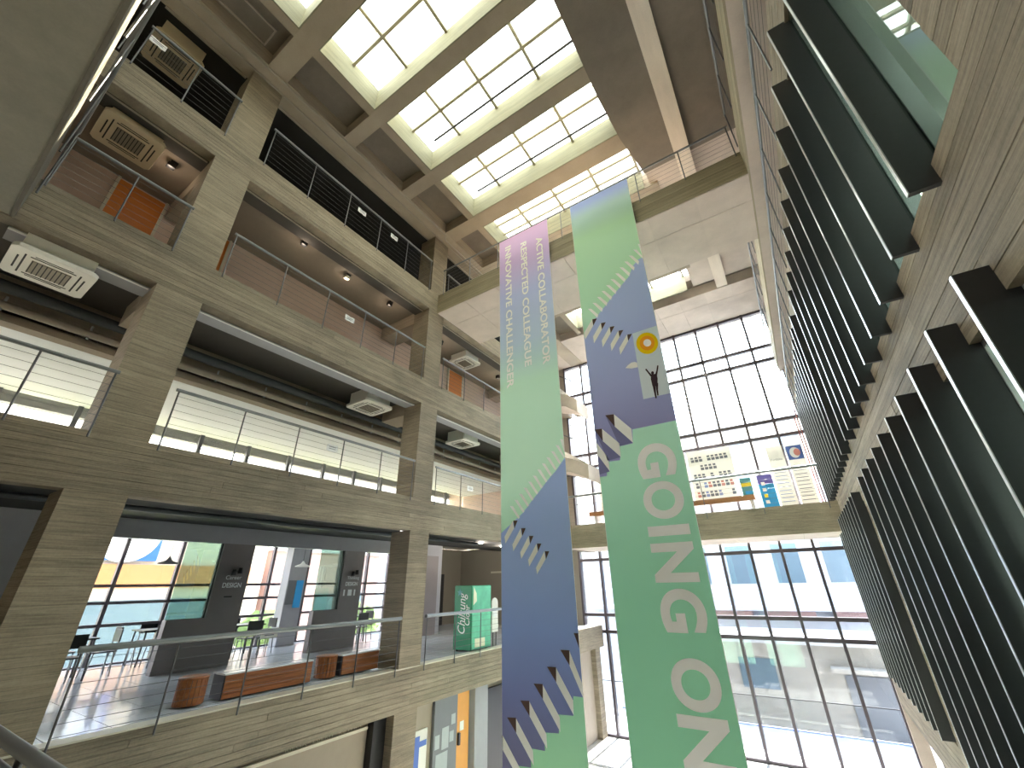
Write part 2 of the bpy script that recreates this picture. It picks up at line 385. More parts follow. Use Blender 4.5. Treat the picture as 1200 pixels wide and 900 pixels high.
# ------------------------------------------------------------------ roof
k = 10.85/11.1
BEAMS = [(-.65, -.2), (1.45, 1.90), (3.49, 3.84), (5.53, 5.90), (7.53, 8.03), (9.62, 9.97), (11.65, 12.0), (13.65, 14.1)]
SX0, SX1 = -6.22, -1.0
BAYS = [(BEAMS[i][1], BEAMS[i+1][0]) for i in range(len(BEAMS)-1)]
BAYS = [(-2.3, -.65)] + BAYS + [(14.1, 15.5)]
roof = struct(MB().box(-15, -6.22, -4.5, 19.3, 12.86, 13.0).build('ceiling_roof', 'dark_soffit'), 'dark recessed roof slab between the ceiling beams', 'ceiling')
S('beam_roof_edge', -8.1, -7.42, -4.5, 18.8, ROOF-.004, 12.86, 'roof_concrete', 'concrete roof edge beam above the top gallery', 'beam')
S('beam_roof_inner', -6.43, SX0, -4.5, 16, ROOF+.006, GL+.1, 'roof_concrete', 'narrow roof beam along the skylight ends', 'beam')
for i, (a, b) in enumerate(BEAMS):
    o = struct(box('roof_beam', -7.6, SX1+.2, a, b, ROOF, GL+.1, 'roof_concrete'), 'concrete roof beam crossing between two skylights', 'beam'); o['group'] = 'roof beams between the skylights'
S('ceiling_far', -15, 3.6, 16.1, 19.3, ROOF+.02, 13.2, 'soffit', 'far roof slab in front of the tall window', 'ceiling')
S('ceiling_near', -6.3, 3.6, -4.5, -2.3, ROOF, 13.2, 'soffit', 'near roof slab behind the photographer', 'ceiling')
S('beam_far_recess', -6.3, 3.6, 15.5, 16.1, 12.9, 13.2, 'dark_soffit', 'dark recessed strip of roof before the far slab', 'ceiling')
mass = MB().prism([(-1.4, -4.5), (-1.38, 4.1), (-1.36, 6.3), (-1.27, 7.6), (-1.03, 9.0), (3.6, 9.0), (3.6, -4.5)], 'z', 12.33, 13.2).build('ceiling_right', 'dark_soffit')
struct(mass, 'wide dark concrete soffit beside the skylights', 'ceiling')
mass = MB().prism([(-1.03, 9.0), (-.95, 15.5), (3.6, 15.5), (3.6, 9.0)], 'z', 12.55, 13.2).build('ceiling_right_far', 'soffit')
struct(mass, 'far part of the wide soffit above the high bridge', 'ceiling')
box_ = MB().box(-.15, .24, -4.4, 15.6, 12.16, 12.33)
box_ = struct(box_.build('soffit_duct', 'duct_pale'), 'long pale rectangular beam under the dark soffit', 'beam')
# skylights: upstand lining, panes, bars
for i, (a, b) in enumerate(BAYS):
    t = thing('window_%d' % (10+i), (-3.6, (a+b)/2, GL), 'skylight of glass panes between two concrete roof beams', 'skylight', 'roof skylights', 'structure')
    MB().box(SX0, SX0+.03, a, b, ROOF+.01, GL+.09).build('upstand', 'upstand', t)
    MB().box(SX0+.03, -1.2, b-.03, b, ROOF+.01, GL+.09).build('upstand', 'upstand', t)
    MB().box(SX0+.03, -1.2, a, a+.03, ROOF+.01, GL+.09).build('upstand', 'upstand', t)
    xs = [SX0+.03, -5.14, -3.84, -2.54, -1.24]; ym = (a+b)/2
    for x in xs[1:]: piece('glazing_bar', x-.035, x+.035, a+.03, b-.03, GL-.04, GL+.06, 'sky_frame', t)
    piece('glazing_bar', SX0+.03, -1.24, ym-.035, ym+.035, GL-.045, GL+.055, 'sky_frame', t)
    for j in range(4):
        for (p, q) in ((a+.03, ym), (ym, b-.03)): piece('pane', xs[j], xs[j+1], p, q, GL+.06, GL+.07, 'sun_diffuser_glass' if i > 6 else 'sky_glass', t)  # farthest bays get diffusing panes, added to keep sun bars off the banners
    if i in (3, 4):
        tube('hung_rod', [(-5.72, b-.42, GL-.28), (-1.3, b-.42, GL-.28)], .03, 'dark_metal', t)
        for x in (-5.55, -4.4, -3.2, -2.0): tube('rod_hanger', [(x, b-.42, GL-.26), (x, b-.42, GL+.05)], .012, 'dark_metal', t)
    if i in (5, 6): # raised clerestory frame visible through the farther skylights
        piece('glazing_bar', SX0+.03, -1.24, b-.36, b-.30, GL-.04, GL+.05, 'sky_frame', t)
# steel roof trusses outside above the skylights
for i, y in enumerate((3.0, 7.2, 11.0)):
    t = thing('roof_truss', (-3.6, y, 14.6), 'pale steel truss standing above the skylights', 'truss', 'trusses above the skylights')
    for z in (14.6, 15.3): tube('chord', [(-7, y, z), (0, y, z)], .05, 'alu_white', t)
    for j in range(7): tube('web', [(-7+j, y, 14.6), (-6.5+j, y, 15.3)], .03, 'alu_white', t); tube('web', [(-6.5+j, y, 15.3), (-6+j, y, 14.6)], .03, 'alu_white', t)

# ------------------------------------------------------------------ bridges and far side
def panels(parent, xs, ys, z, mat, g=.006):
    for i in range(len(xs)-1):
        for j in range(len(ys)-1):
            d = random.uniform(0, .004); piece('panel', xs[i]+g, xs[i+1]-g, ys[j]+g, ys[j+1]-g, z-.014-d, z, mat, parent)
hb = struct(box('high_bridge', -8.0, 1.14, 7.82, 10.05, 9.44, 10.11, 'soffit'), 'concrete footbridge crossing high under the skylights', 'bridge')
panels(hb, [-7.8+i*1.118 for i in range(9)], [7.82, 8.62, 10.05], 9.44, 'soffit')
for i in range(7): piece('board', -7.8, 1.14, 7.80-random.uniform(0, .005), 7.82, 9.43+i*.1+.003, 9.43+(i+1)*.1-.003, 'fascia_light', hb)
piece('kerb', -7.8, 1.14, 7.83, 7.95, 10.11, 10.17, 'cream_trim', hb)
lb = struct(box('low_bridge', -8.0, 1.3, 16.12, 18.6, 2.86, 3.72, 'board_concrete'), 'concrete bridge with the poster stand in front of the tall window', 'bridge')
panels(lb, [-7.8+i*1.0 for i in range(10)], [16.12, 17.3, 18.6], 2.86, 'soffit')
for i in range(8): piece('board', -7.8, 1.3, 16.10-random.uniform(0, .006), 16.12, 2.85+i*.109+.003, 2.85+(i+1)*.109-.003, 'board_piece', lb)
fs = panels
panels(bpy.data.objects['ceiling_far'], [-6.8+i*1.02 for i in range(10)], [16.1, 17.0, 18.7], ROOF+.02, 'soffit')

# tall window at the far end
win = thing('window_1', (-3.5, YF, -3.7), 'tall gridded steel-framed window at the far end of the atrium', 'window', None, 'structure')
MXS = [-8.6, -7.6, -6.6, -5.6, -4.6, -3.6, -2.6, -1.6, -.6, .4, 1.3]
TZ = [-3.68, -.23, .38, 2.53, 3.72, 6.72, 7.36, 10.03, 10.68, 12.42]
for x in MXS: piece('mullion', x-.045, x+.045, YF-.14, YF+.06, -3.7, 12.5, 'frame_metal', win)
for z in TZ: piece('transom', -8.6, 1.3, YF-.11, YF+.05, z-.06, z+.06, 'frame_metal', win)
for zt in (-1.93, 5.02, 9.1): piece('glazing_joint', -8.6, 1.3, YF-.03, YF+.0, zt-.012, zt+.012, 'dark_metal', win)
for i in range(len(MXS)-1):
    for j in range(len(TZ)-1): piece('pane', MXS[i]+.035, MXS[i+1]-.035, YF-.005, YF+.005, TZ[j]+.045, TZ[j+1]-.045, 'tint_glass' if j < 3 else 'far_glass', win)
S('wall_far_pier', -9.6, -8.0, 18.3, 18.78, -3.7, -.25, 'board_concrete', 'board-marked concrete pier beside the tall window', 'wall')
S('wall_far_upper', -15, -8.6, 18.8, 19.2, -.25, 12.6, 'taupe_wall', 'wall left of the tall window', 'wall')
# concrete stair flights by the far window
for i, (z, L) in enumerate(((9.4, .0), (6.3, .25))):
    st = thing('stair_landing', (-7.4, 16.6, z), ['upper', 'lower'][i] + ' concrete stair landing before the tall window', 'stairs', None, 'structure')
    MB().prism([(-8.3, z+.6), (-7.5, z+.25), (-6.95+L, z-.1), (-6.95+L, z-.75), (-7.5, z-.35), (-8.3, z-.1)], 'y', 16.3, 17.6).build('flight', 'soffit', st)
    tube('handrail', [(-8.3, 16.35, z+1.7), (-7.2+L, 16.35, z+.95), (-7.0+L, 16.35, z+.6)], .025, 'post_steel', st)
    for x in (-8.0, -7.2+L): tube('post', [(x, 16.35, z+.2), (x, 16.35, z+1.2)], .02, 'post_steel', st)

# ------------------------------------------------------------------ right wall with vertical fins
_w = MB()
for (a, b, c, e) in ((-4.5, 18.6, -1.8, -.85), (-4.5, 18.6, 3.0, 3.94), (-4.5, 18.6, 7.02, 7.75), (-4.5, 2.28, 3.94, 7.02), (9.62, 9.98, 3.94, 7.02), (17.2, 18.6, 3.94, 7.02), (-4.5, 2.4, -.85, 3.0), (9.75, 10.9, -.85, 3.0), (17.6, 18.6, -.85, 3.0)):
    _w.box(1.62, 1.75, a, b, c, e)
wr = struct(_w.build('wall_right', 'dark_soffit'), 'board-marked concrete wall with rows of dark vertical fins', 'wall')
WX = 1.3
OPEN = [(2.28, 9.62, 3.94, 7.02), (9.98, 17.2, 3.94, 7.02), (2.4, 9.75, -.85, 3.0), (10.9, 17.6, -.85, 3.0)]
def wboards(z0, z1, n, y0=-4.5, y1=18.6): face_boards(wr, z0, z1, y0, y1, n, 1.62, WX, 'wall_board', 3.5, 7.5, -1)
wboards(3.0, 3.94, 7); wboards(7.02, 7.78, 6); wboards(-1.8, -.85, 7)
wboards(3.94, 7.02, 22, -4.5, 2.28); wboards(3.94, 7.02, 22, 9.62, 9.98); wboards(3.94, 7.02, 22, 17.2, 18.6)
wboards(-.85, 3.0, 28, -4.5, 2.4); wboards(-.85, 3.0, 28, 9.75, 10.9); wboards(-.85, 3.0, 28, 17.6, 18.6)
FIN = [[2.93+.68*i for i in range(10)], [10.15+.62*i for i in range(12)], [3.02+.70*i for i in range(10)], [11.05+.62*i for i in range(11)]]
for g, (y0, y1, z0, z1) in enumerate(OPEN):
    wn = thing('window_%d' % (2+g), (1.5, (y0+y1)/2, z0), ['upper strip window behind the nearer dark fins', 'upper strip window behind the farther dark fins', 'lower strip window behind the nearer dark fins', 'lower strip window behind the farther dark fins'][g], 'window', None, 'structure')
    ys = [y0] + [y for y in FIN[g] if y0+.2 < y < y1-.1] + [y1]
    for a, b in zip(ys[:-1], ys[1:]): piece('pane', 1.44-.1*(g < 2), 1.45-.1*(g < 2), a, b, z0, z1, 'fin_glass', wn)
    for y in ys[1:-1]: piece('mullion', 1.36, 1.46, y-.03, y+.05, z0, z1, 'alu', wn)
    piece('sill', 1.34, 1.46, y0, y1, z0, z0+.04, 'alu', wn); piece('head', 1.36, 1.46, y0, y1, z1-.04, z1, 'alu', wn)
    for y in FIN[g]:
        za, zb = (3.78, 7.06) if g < 2 else (-.82, 3.18)
        fo = box('fin', 1.146, 1.36, y-.02, y+.02, za, zb, 'fin_metal', wr)
        piece('edge_strip', 1.14, 1.146, y-.02, y+.02, za, zb, 'alu', fo)
for nm, za, zb in (('lower', -1.2, 3.2), ('upper', 3.5, 6.98)):
    S('wall_room_' + nm, 4.6, 4.8, -4.5, 18.6, za, zb, 'room_wall', 'back wall of the %s room behind the finned windows' % nm, 'wall')
    S('ceiling_room_' + nm, 1.75, 4.6, -4.5, 18.6, zb-.1, zb, 'white_ceiling', 'white ceiling of the %s room behind the fins' % nm, 'ceiling')
    S('floor_room_' + nm, 1.75, 4.6, -4.5, 18.6, za, za+.12, 'floor_stone', 'floor of the %s room behind the fins' % nm, 'floor')
    for q in range(4):
        l = tag(box('fill_panel', 2.7, 3.3, 1.4+q*4.6, 2.6+q*4.6, zb-.16, zb-.1, 'room_fill'), 'added glowing ceiling panel brightening the %s room behind the fins' % nm, 'light', 'added fill lights behind the fins')  # invented panels, added to light up the rooms behind the glass
S('wall_right_low', 1.75, 1.95, -4.5, 18.6, -3.7, -1.8, 'dark_ceiling', 'dark wall standing in for the shade of the opening under the finned wall', 'wall')  # dark surface colour imitates the shade of an open gap
S('wall_right_jamb', 1.3, 1.62, 18.6, 19.1, -3.7, 12.6, 'soffit', 'concrete jamb at the right end of the tall window', 'wall')
S('floor_right_fourth', 1.35, 3.6, -4.5, 19, 7.0, 7.2, 'floor_stone', 'floor of the gallery above the finned wall', 'floor')
S('wall_right_back', 3.6, 3.8, -4.5, 19.3, 7.0, 13.2, 'taupe_wall', 'back wall of the gallery above the fins', 'wall')
S('wall_right_far', 1.35, 3.6, 18.7, 18.9, 7.0, 12.6, 'taupe_wall', 'end wall of the gallery above the fins', 'wall')
S('floor_right_fifth', 1.14, 3.6, -4.5, 19, 9.42, 10.13, 'soffit', 'pale edged slab of the top gallery on the finned side', 'floor')
for i in range(7): piece('board', 1.10+random.uniform(0, .004), 1.14, -4.5, 18.6, 9.42+i*.101+.003, 9.42+(i+1)*.101-.003, 'fascia_light', bpy.data.objects['floor_right_fifth'])

# ------------------------------------------------------------------ near side (around the photographer)
S('floor_near', -7.8, 1.3, -4.5, .55, -.5, 0, 'floor_stone', 'floor of the gallery where the photographer stands', 'floor')
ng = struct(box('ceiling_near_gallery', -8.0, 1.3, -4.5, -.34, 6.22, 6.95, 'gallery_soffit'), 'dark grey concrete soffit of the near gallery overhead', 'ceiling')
for i in range(1): piece('edge_band', -7.8, 1.3, -.34, -.30, 6.2, 6.95, 'edge_dark', ng)
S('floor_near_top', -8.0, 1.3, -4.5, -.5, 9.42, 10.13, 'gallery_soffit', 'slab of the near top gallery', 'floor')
S('wall_near', -8.0, 3.6, -4.8, -4.5, -3.7, 13.2, 'beige_wall', 'wall behind the photographer', 'wall')

# ------------------------------------------------------------------ railings
def railing(label, p0, p1, z0, h, n, cables=6, group=None, drop=.1, hr=.026, side=(0, 0)):
    p0, p1 = Vector((*p0, 0)), Vector((*p1, 0)); t = thing('railing', ((p0.x+p1.x)/2, (p0.y+p1.y)/2, z0-drop), label, 'railing', group)
    A = lambda f, z: Vector((p0.x+(p1.x-p0.x)*f, p0.y+(p1.y-p0.y)*f, z))
    tube('handrail', [A(0, z0+h), A(1, z0+h)], hr, 'steel', t, 10)
    for i in range(n):
        f = (.04 + i*((p1-p0).length-.08)/(n-1))/(p1-p0).length
        tube('post', [A(f, z0-drop), A(f, z0+h-hr)], .013, 'post_steel', t)
    for c in range(cables):
        z = z0+.1+(h-.2)*c/(cables-1); tube('cable', [A(.005, z), A(.995, z)], .0032, 'post_steel', t, 5)
    return t
XR = -7.765
FL = {'first': ('cafe storey', 0, .97), 'second': ('white-ceiling storey', 3.62, .9), 'third': ('orange-door storey', 6.98, .95), 'fourth': ('top storey', 10.13, 1.1)}
BY = [('near bay beside the ceiling cassettes', -.28, 1.36, 3), ('middle bay between the two near columns', 2.08, 7.37, 6), ('bay behind the left banner', 8.15, 13.45, 6)]
for f, (nm, z, h) in FL.items():
    for (bn, a, b, n) in BY: railing('steel cable railing of the %s, %s' % (nm, bn), (XR, a), (XR, b), z, h, n, 7, hr=.04 if f == 'first' else .028)
railing('long steel cable railing along the high bridge', (-7.6, 7.77), (1.05, 7.77), 10.13, .9, 9, 6)
railing('long steel cable railing on the low bridge before the posters', (-7.7, 16.06), (1.12, 16.06), 3.72, 1.13, 6, 7, drop=.2, hr=.045)
railing('dark railing on top of the finned wall', (1.22, -.1), (1.22, 18.4), 7.5, .98, 18, 5, drop=.15)
railing('dark railing of the top gallery on the finned side', (1.07, -.3), (1.07, 7.6), 10.13, 1.05, 9, 5, drop=.1)
railing('railing of the top gallery beyond the high bridge', (1.07, 10.2), (1.07, 18.4), 10.13, 1.05, 8, 5, drop=.1)
railing('railing of the near gallery overhead along the pale slab edge', (-7.7, -.26), (1.1, -.26), 6.98, 1.0, 9, 6, drop=.35)
railing('railing of the near top gallery', (-7.7, -.44), (1.0, -.44), 10.13, 1.05, 9, 6, drop=.1)
r = railing('thick double handrail beside the photographer', (-7.5, .63), (1.2, .63), 0, 1.09, 8, 5, hr=.022)
tube('handrail', [(-7.5, .60, 1.035), (1.2, .60, 1.035)], .022, 'steel', r, 10)

# ------------------------------------------------------------------ cafe storey: tiles, wall with openings, outer glazing
ft = bpy.data.objects['floor_second']
nx, ny = 8, 26
for i in range(nx):
    for j in range(ny):
        x0 = -13.2+i*.645; y0 = -.4+j*.645
        piece('tile', x0+.004, min(x0+.641, -8.06), y0+.004, y0+.641, -.02, 0, 'tile', ft)
S('trim_6', -8.06, FX+.01, -.3, 13.5, 0, .02, 'cream_trim', 'cream edge strip along the cafe floor', 'trim')
S('floor_cafe_room', -15, -13.2, -4, 17.6, -.02, 0, 'tile', 'polished floor of the cafe room by the street window', 'floor')
cw = struct(MB().box(-12.3, -12.1, -4, 13.2, 2.66, 3.05).build('wall_cafe', 'bulkhead'), 'dark grey cafe wall with tall openings', 'wall')
HT = 2.66
for (a, b) in ((-4, .8), (5.31, 6.07), (8.88, 9.64), (12.45, 13.2)): piece('wall_panel', -12.3, -12.1, a, b, 0, HT, 'grey_wall', cw)
for (a, b) in ((4.54, 5.31), (8.1, 8.88)):
    piece('wall_panel', -12.3, -12.1, a, b, 0, 1.02, 'grey_wall', cw)
    piece('side_pane', -12.21, -12.19, a, b, 1.02, HT, 'green_glass', cw)
    piece('pane_frame', -12.24, -12.16, a, b, 1.0, 1.03, 'dark_metal', cw); piece('pane_frame', -12.24, -12.16, b-.03, b, 1.03, HT, 'dark_metal', cw)
piece('wall_panel', -12.3, -12.1, .8, 2.6, 0, HT, 'bulkhead', cw)
S('ceiling_cafe_room', -15, -12.3, -4, 13.2, 2.95, 3.05, 'white_ceiling', 'white ceiling of the cafe room', 'ceiling')
S('column_cafe', -14.6, -14.2, 8.4, 9.0, 0, 2.95, 'bulkhead', 'grey pier standing inside the cafe room', 'column')
S('wall_alcove', -14.6, -12.1, 13.2, 13.4, 0, 3.05, 'bulkhead', 'grey side wall of the vending machine alcove', 'wall')
S('wall_alcove_back', -14.8, -14.6, 13.4, 17.6, 0, 3.2, 'taupe_wall', 'brown-grey back wall of the vending machine alcove', 'wall')
d = struct(thing('door_1', (-14.55, 15.6, 0), 'dark metal door in the vending machine alcove', 'door'), 'dark metal door in the vending machine alcove', 'door')
box('leaf', -14.6, -14.52, 14.9, 16.3, 0, 2.1, 'door_dark', d); box('frame', -14.6, -14.5, 14.8, 14.9, 0, 2.15, 'grey_wall', d); box('handle', -14.52, -14.46, 15.0, 15.03, .9, 1.2, 'alu', d)
d = struct(thing('door_2', (-12, 17.58, 0), 'pale framed door on the alcove end wall', 'door'), 'pale framed door on the alcove end wall', 'door')
box('leaf', -12.6, -11.2, 17.54, 17.6, 0, 2.1, 'taupe_wall', d); box('frame', -12.7, -11.1, 17.56, 17.62, 2.1, 2.18, 'cream_trim', d)
for i, (x, y) in enumerate(((-10.2, 13.4), (-10.4, 15.2))):
    l = tag(MB().lathe((x, y, 3.03), [(.001, .0), (.09, .0), (.10, .02)], 16).build('downlight', 'downlight'), 'round lit downlight in the alcove ceiling', 'light', 'alcove downlights')
    q = bpy.data.lights.new('downlight_beam', 'POINT'); q.energy = 25; q.color = (1, .9, .75); q.shadow_soft_size = .1
    qo = bpy.data.objects.new('downlight_beam', q); COL.objects.link(qo); qo.parent = l; qo.location = (0, 0, -.12)
S('trim_7', -9.3, -8.9, 8.5, 9.1, 3.0, 3.05, 'led', 'lit panel in the ceiling just past the second column', 'light')

ow = thing('window_6', (-15, 6, 0), 'street-side steel window of the cafe room', 'window', None, 'structure')
YS = [-1.0, .4, 1.8, 2.9, 4.2, 5.5, 6.9, 8.2, 9.5, 10.8, 12.1, 13.2]; ZS = [0, .86, 1.36, 1.75, 2.95]
for y in YS: piece('mullion', -15.05, -14.93, y-.04, y+.04, 0, 2.95, 'frame_metal', ow)
for z in ZS: piece('transom', -15.05, -14.94, -1, 13.2, z-.035, z+.035, 'frame_metal', ow)
for i in range(len(YS)-1):
    for j in range(len(ZS)-1): piece('pane', -15.0, -14.99, YS[i]+.04, YS[i+1]-.04, ZS[j]+.035, ZS[j+1]-.035, 'street_glass', ow)
ow = thing('window_7', (-14.05, 6, 3.6), 'strip window beyond the white lowered ceiling', 'window', None, 'structure')
for i, y in enumerate([-2+1.35*k for k in range(14)]):
    piece('mullion', -14.1, -13.98, y-.05, y+.05, 3.6, 5.75, 'post_steel', ow); piece('pane', -14.05, -14.04, y+.05, y+1.3, 3.6, 5.75, 'lime_glass', ow)
piece('transom', -14.1, -13.98, -3, 16.9, 4.75, 4.8, 'post_steel', ow)
rl = railing('low inner railing before the strip window', (-13.6, -1), (-13.6, 13), 3.62, 1.0, 11, 4)
S('wall_outer_left', -15.2, -15, -4, 19, 3.0, 3.62, 'bulkhead', 'outer wall band above the street window', 'wall')
S('wall_outer_left_top', -15.2, -15, -4, 19, 5.75, 13, 'bulkhead', 'outer wall above the strip window', 'wall')

# signs on the cafe wall, wall lamps, pendants
for i, (y, top) in enumerate(((5.5, 'Career'), (9.04, 'Thinking'))):
    s = thing('wall_sign', (-12.09, y+.2, 1.5), 'white lettering reading %s DESIGN on the dark cafe wall' % top, 'sign')
    letters('lettering', top, .13, 'white_print', (-12.095, y+.03, 1.84), (0, 1, 0), (0, 0, 1), s)
    letters('lettering', 'DESIGN', .15, 'white_print', (-12.095, y, 1.66), (0, 1, 0), (0, 0, 1), s, bold=.003, width=.44)
    if i:
        for yy, w in ((9.0, .05), (9.16, .14), (9.38, .05)): piece('pictogram', -12.1, -12.09, yy, yy+w, 1.38, 1.55, 'white_print', s)
    else: piece('pictogram', -12.1, -12.09, 5.6, 5.78, 1.44, 1.47, 'slot_dark', s)
    w = thing('wall_lamp', (-12.05, y+.2, 1.95), 'black twin-head wall lamp above the %s sign' % top, 'lamp')
    tube('arm', [(-12.1, y+.2, 2.0), (-11.98, y+.2, 2.02)], .02, 'black_plastic', w)
    MB().lathe((-11.98, y+.14, 1.93), [(.001, 0), (.06, 0), (.045, .13), (.001, .13)], 12).build('lamp_head', 'black_plastic', w)
    MB().lathe((-11.98, y+.28, 1.97), [(.001, 0), (.06, 0), (.045, .13), (.001, .13)], 12).build('lamp_head', 'black_plastic', w)
for (x, y, z, m, lb_) in ((-13.0, 4.55, 2.2, 'dark_metal', 'dark cone pendant lamp hanging in the cafe'), (-12.9, 8.0, 2.2, 'alu_white', 'white cone pendant lamp hanging in the cafe')):
    p = thing('pendant_lamp', (x, y, z), lb_, 'lamp')
    MB().lathe((x, y, z), [(.22, 0), (.20, .03), (.07, .08), (.02, .16), (.001, .17)], 20).build('lamp_shade', m, p)
    tube('cord', [(x, y, z+.16), (x, y, 2.95)], .006, 'slot_dark', p)

# cafe tables and chairs
def make_table(loc, label):
    t = thing('cafe_table', loc, label, 'table', 'tables in the cafe room'); x, y, z = loc
    box('table_top', x-.4, x+.4, y-.4, y+.4, .72, .75, 'black_plastic', t)
    for sx in (-1, 1):
        for sy in (-1, 1): tube('leg', [(x+sx*.36, y+sy*.36, 0), (x+sx*.34, y+sy*.34, .72)], .02, 'dark_metal', t)
    return t
def make_chair(loc, label, rz=0):
    x, y, z = 0, 0, 0
    t = thing('cafe_chair', (0, 0, 0), label, 'chair', 'chairs in the cafe room')
    box('seat', -.21, .21, -.21, .21, .44, .47, 'black_plastic', t, .01); b = MB()
    b.box(-.21, -.18, -.2, .2, .62, .86).build('backrest', 'black_plastic', t, .01)
    for sx in (-1, 1):
        for sy in (-1, 1): tube('leg', [(sx*.21, sy*.19, 0), (sx*.17, sy*.18, .44)], .013, 'steel', t)
    for sy in (-1, 1): tube('back_post', [(-.18, sy*.17, .44), (-.2, sy*.17, .64)], .012, 'steel', t)
    t.location = loc; t.rotation_euler = (0, 0, rz); return t
ch0 = None
for i, (x, y) in enumerate(((-13.2, 3.3), (-13.4, 6.9), (-13.3, 10.3), (-14.2, 5.2))):
    lab = ['black cafe table nearest the second column', 'black cafe table beside the white table notice', 'black cafe table seen past the second wall sign', 'black cafe table close to the street window'][i]
    make_table((x, y, 0), lab)
    for j, (dx, dy, rz) in enumerate(((.62, -.1, math.pi), (-.62, .1, 0), (0, .62, -math.pi/2), (.1, -.62, math.pi/2))):
        cl = 'black cafe chair with steel legs around the ' + lab.replace('black cafe ', '')
        if ch0 is None: ch0 = make_chair((x+dx, y+dy, 0), cl, rz)
        else: c = copy_tree(ch0, (x+dx, y+dy, 0), rz); c['label'] = cl
sg = thing('table_notice', (-12.5, 7.15, 0), 'white notice board on a thin stand in the cafe opening', 'sign')
box('board', -12.52, -12.5, 6.95, 7.4, .42, .66, 'paper', sg)
tube('leg', [(-12.53, 7.17, 0), (-12.53, 7.17, .5)], .012, 'dark_metal', sg)
for k_ in range(2): piece('print_line', -12.5, -12.497, 7.05, 7.3, .49+.07*k_, .51+.07*k_, 'ink', sg)
pb = thing('cafe_poster', (-14.18, 8.7, 1.05), 'grey and blue poster behind the second side pane', 'poster')
box('sheet', -14.19, -14.17, 8.42, 8.68, 1.15, 1.85, 'board_grey', pb); box('sheet', -14.19, -14.17, 8.7, 8.94, 1.05, 1.85, 'cyan_print', pb)

# timber benches along the cafe railing
def bench(y0, y1, lab, grp=None):
    t = thing('bench', (-8.5, (y0+y1)/2, .02), lab, 'bench')
    box('body', -8.72, -8.37, y0, y1, .02, .35, 'bench_dark', t)
    for i in range(5): piece('slat', -8.37, -8.35, y0+.02, y1, .03+i*.066, .03+i*.066+.062, 'bench_wood', t)
    box('seat_top', -8.74, -8.34, y0-.01, y1+.01, .35, .375, 'bench_top', t)
    return t
bench(4.20, 5.76, 'long slatted timber bench with pale top beside the round stool')
bench(6.42, 7.36, 'short slatted timber bench against the second column')
for i, (y, lab) in enumerate(((3.83, 'round slatted timber stool at the open end of the long bench'), (6.2, 'round slatted timber stool between the two benches'))):
    t = thing('stool', (-8.5, y, .02), lab, 'stool')
    MB().lathe((-8.55, y, .02), [(.001, 0), (.185, 0), (.185, .33), (.001, .33)], 28).build('body', 'bench_dark', t)
    for q in range(20):
        a = 2*math.pi*q/20; c, s = math.cos(a), math.sin(a); w = .026
        pts = [(-8.55+c*.185-s*w*e, y+s*.185+c*w*e) for e in (-1, 1)] + [(-8.55+c*.2-s*w*e, y+s*.2+c*w*e) for e in (1, -1)]
        MB().prism(pts, 'z', .025, .36).build('slat', 'bench_wood', t)
    MB().lathe((-8.55, y, .355), [(.001, 0), (.205, 0), (.205, .03), (.001, .03)], 28).build('seat_top', 'bench_wood', t)

# vending machine
v = thing('vending_machine', (-8.3, 10.5, 0), 'green drinks vending machine with white script lettering behind the railing', 'vending machine')
box('body', -8.62, -8.0, 10.16, 11.05, .04, 1.6, 'green_print', v, .012)
box('front_panel', -8.0, -7.975, 10.18, 11.03, .06, 1.58, 'green_pale', v)
box('coin_label', -7.975, -7.968, 10.3, 10.75, .1, .3, 'cream_print', v)
MB().prism([(10.2, 1.1), (10.22, 1.55), (10.34, 1.4), (10.36, 1.2)], 'x', -7.975, -7.97).build('bottle_print', 'cream_print', v)
for sx in (-8.55, -8.08):
    for yy in (10.25, 10.95): tube('foot', [(sx, yy, 0), (sx, yy, .05)], .03, 'black_plastic', v)
letters('lettering', 'Chilsung', .36, 'white_print', (-8.22, 10.155, .42), (0, 0, 1), (-1, 0, 0), v, bold=.001, width=1.0, shear=.3)
letters('lettering', 'Cider', .26, 'white_print', (-8.06, 10.155, .62), (0, 0, 1), (-1, 0, 0), v, bold=.001, width=.5, shear=.3)
st_ = []
for q in range(10):
    a = math.pi/2+q*math.pi/5; rr = .11 if q % 2 == 0 else .045; st_.append((-8.42+rr*math.cos(a), 1.42+rr*math.sin(a)))
MB().prism(st_, 'y', 10.15, 10.158).build('star_print', 'teal_print', v)
s = thing('floor_sign', (-8.2, 11.55, 0), 'pale rounded standing sign beside the vending machine', 'sign')
pts = [(11.4, .35), (11.7, .35), (11.7, 1.1)] + [(11.55+.15*math.cos(a), 1.1+.15*math.sin(a)) for a in [math.pi*q/8 for q in range(1, 8)]] + [(11.4, 1.1)]
MB().prism(pts, 'x', -8.22, -8.19).build('board', 'paper', s); box('panel_print', -8.19, -8.187, 11.46, 11.64, .75, 1.0, 'white_print', s)
tube('leg', [(-8.22, 11.47, 0), (-8.21, 11.47, .4)], .015, 'dark_metal', s); tube('leg', [(-8.22, 11.63, 0), (-8.21, 11.63, .4)], .015, 'dark_metal', s)

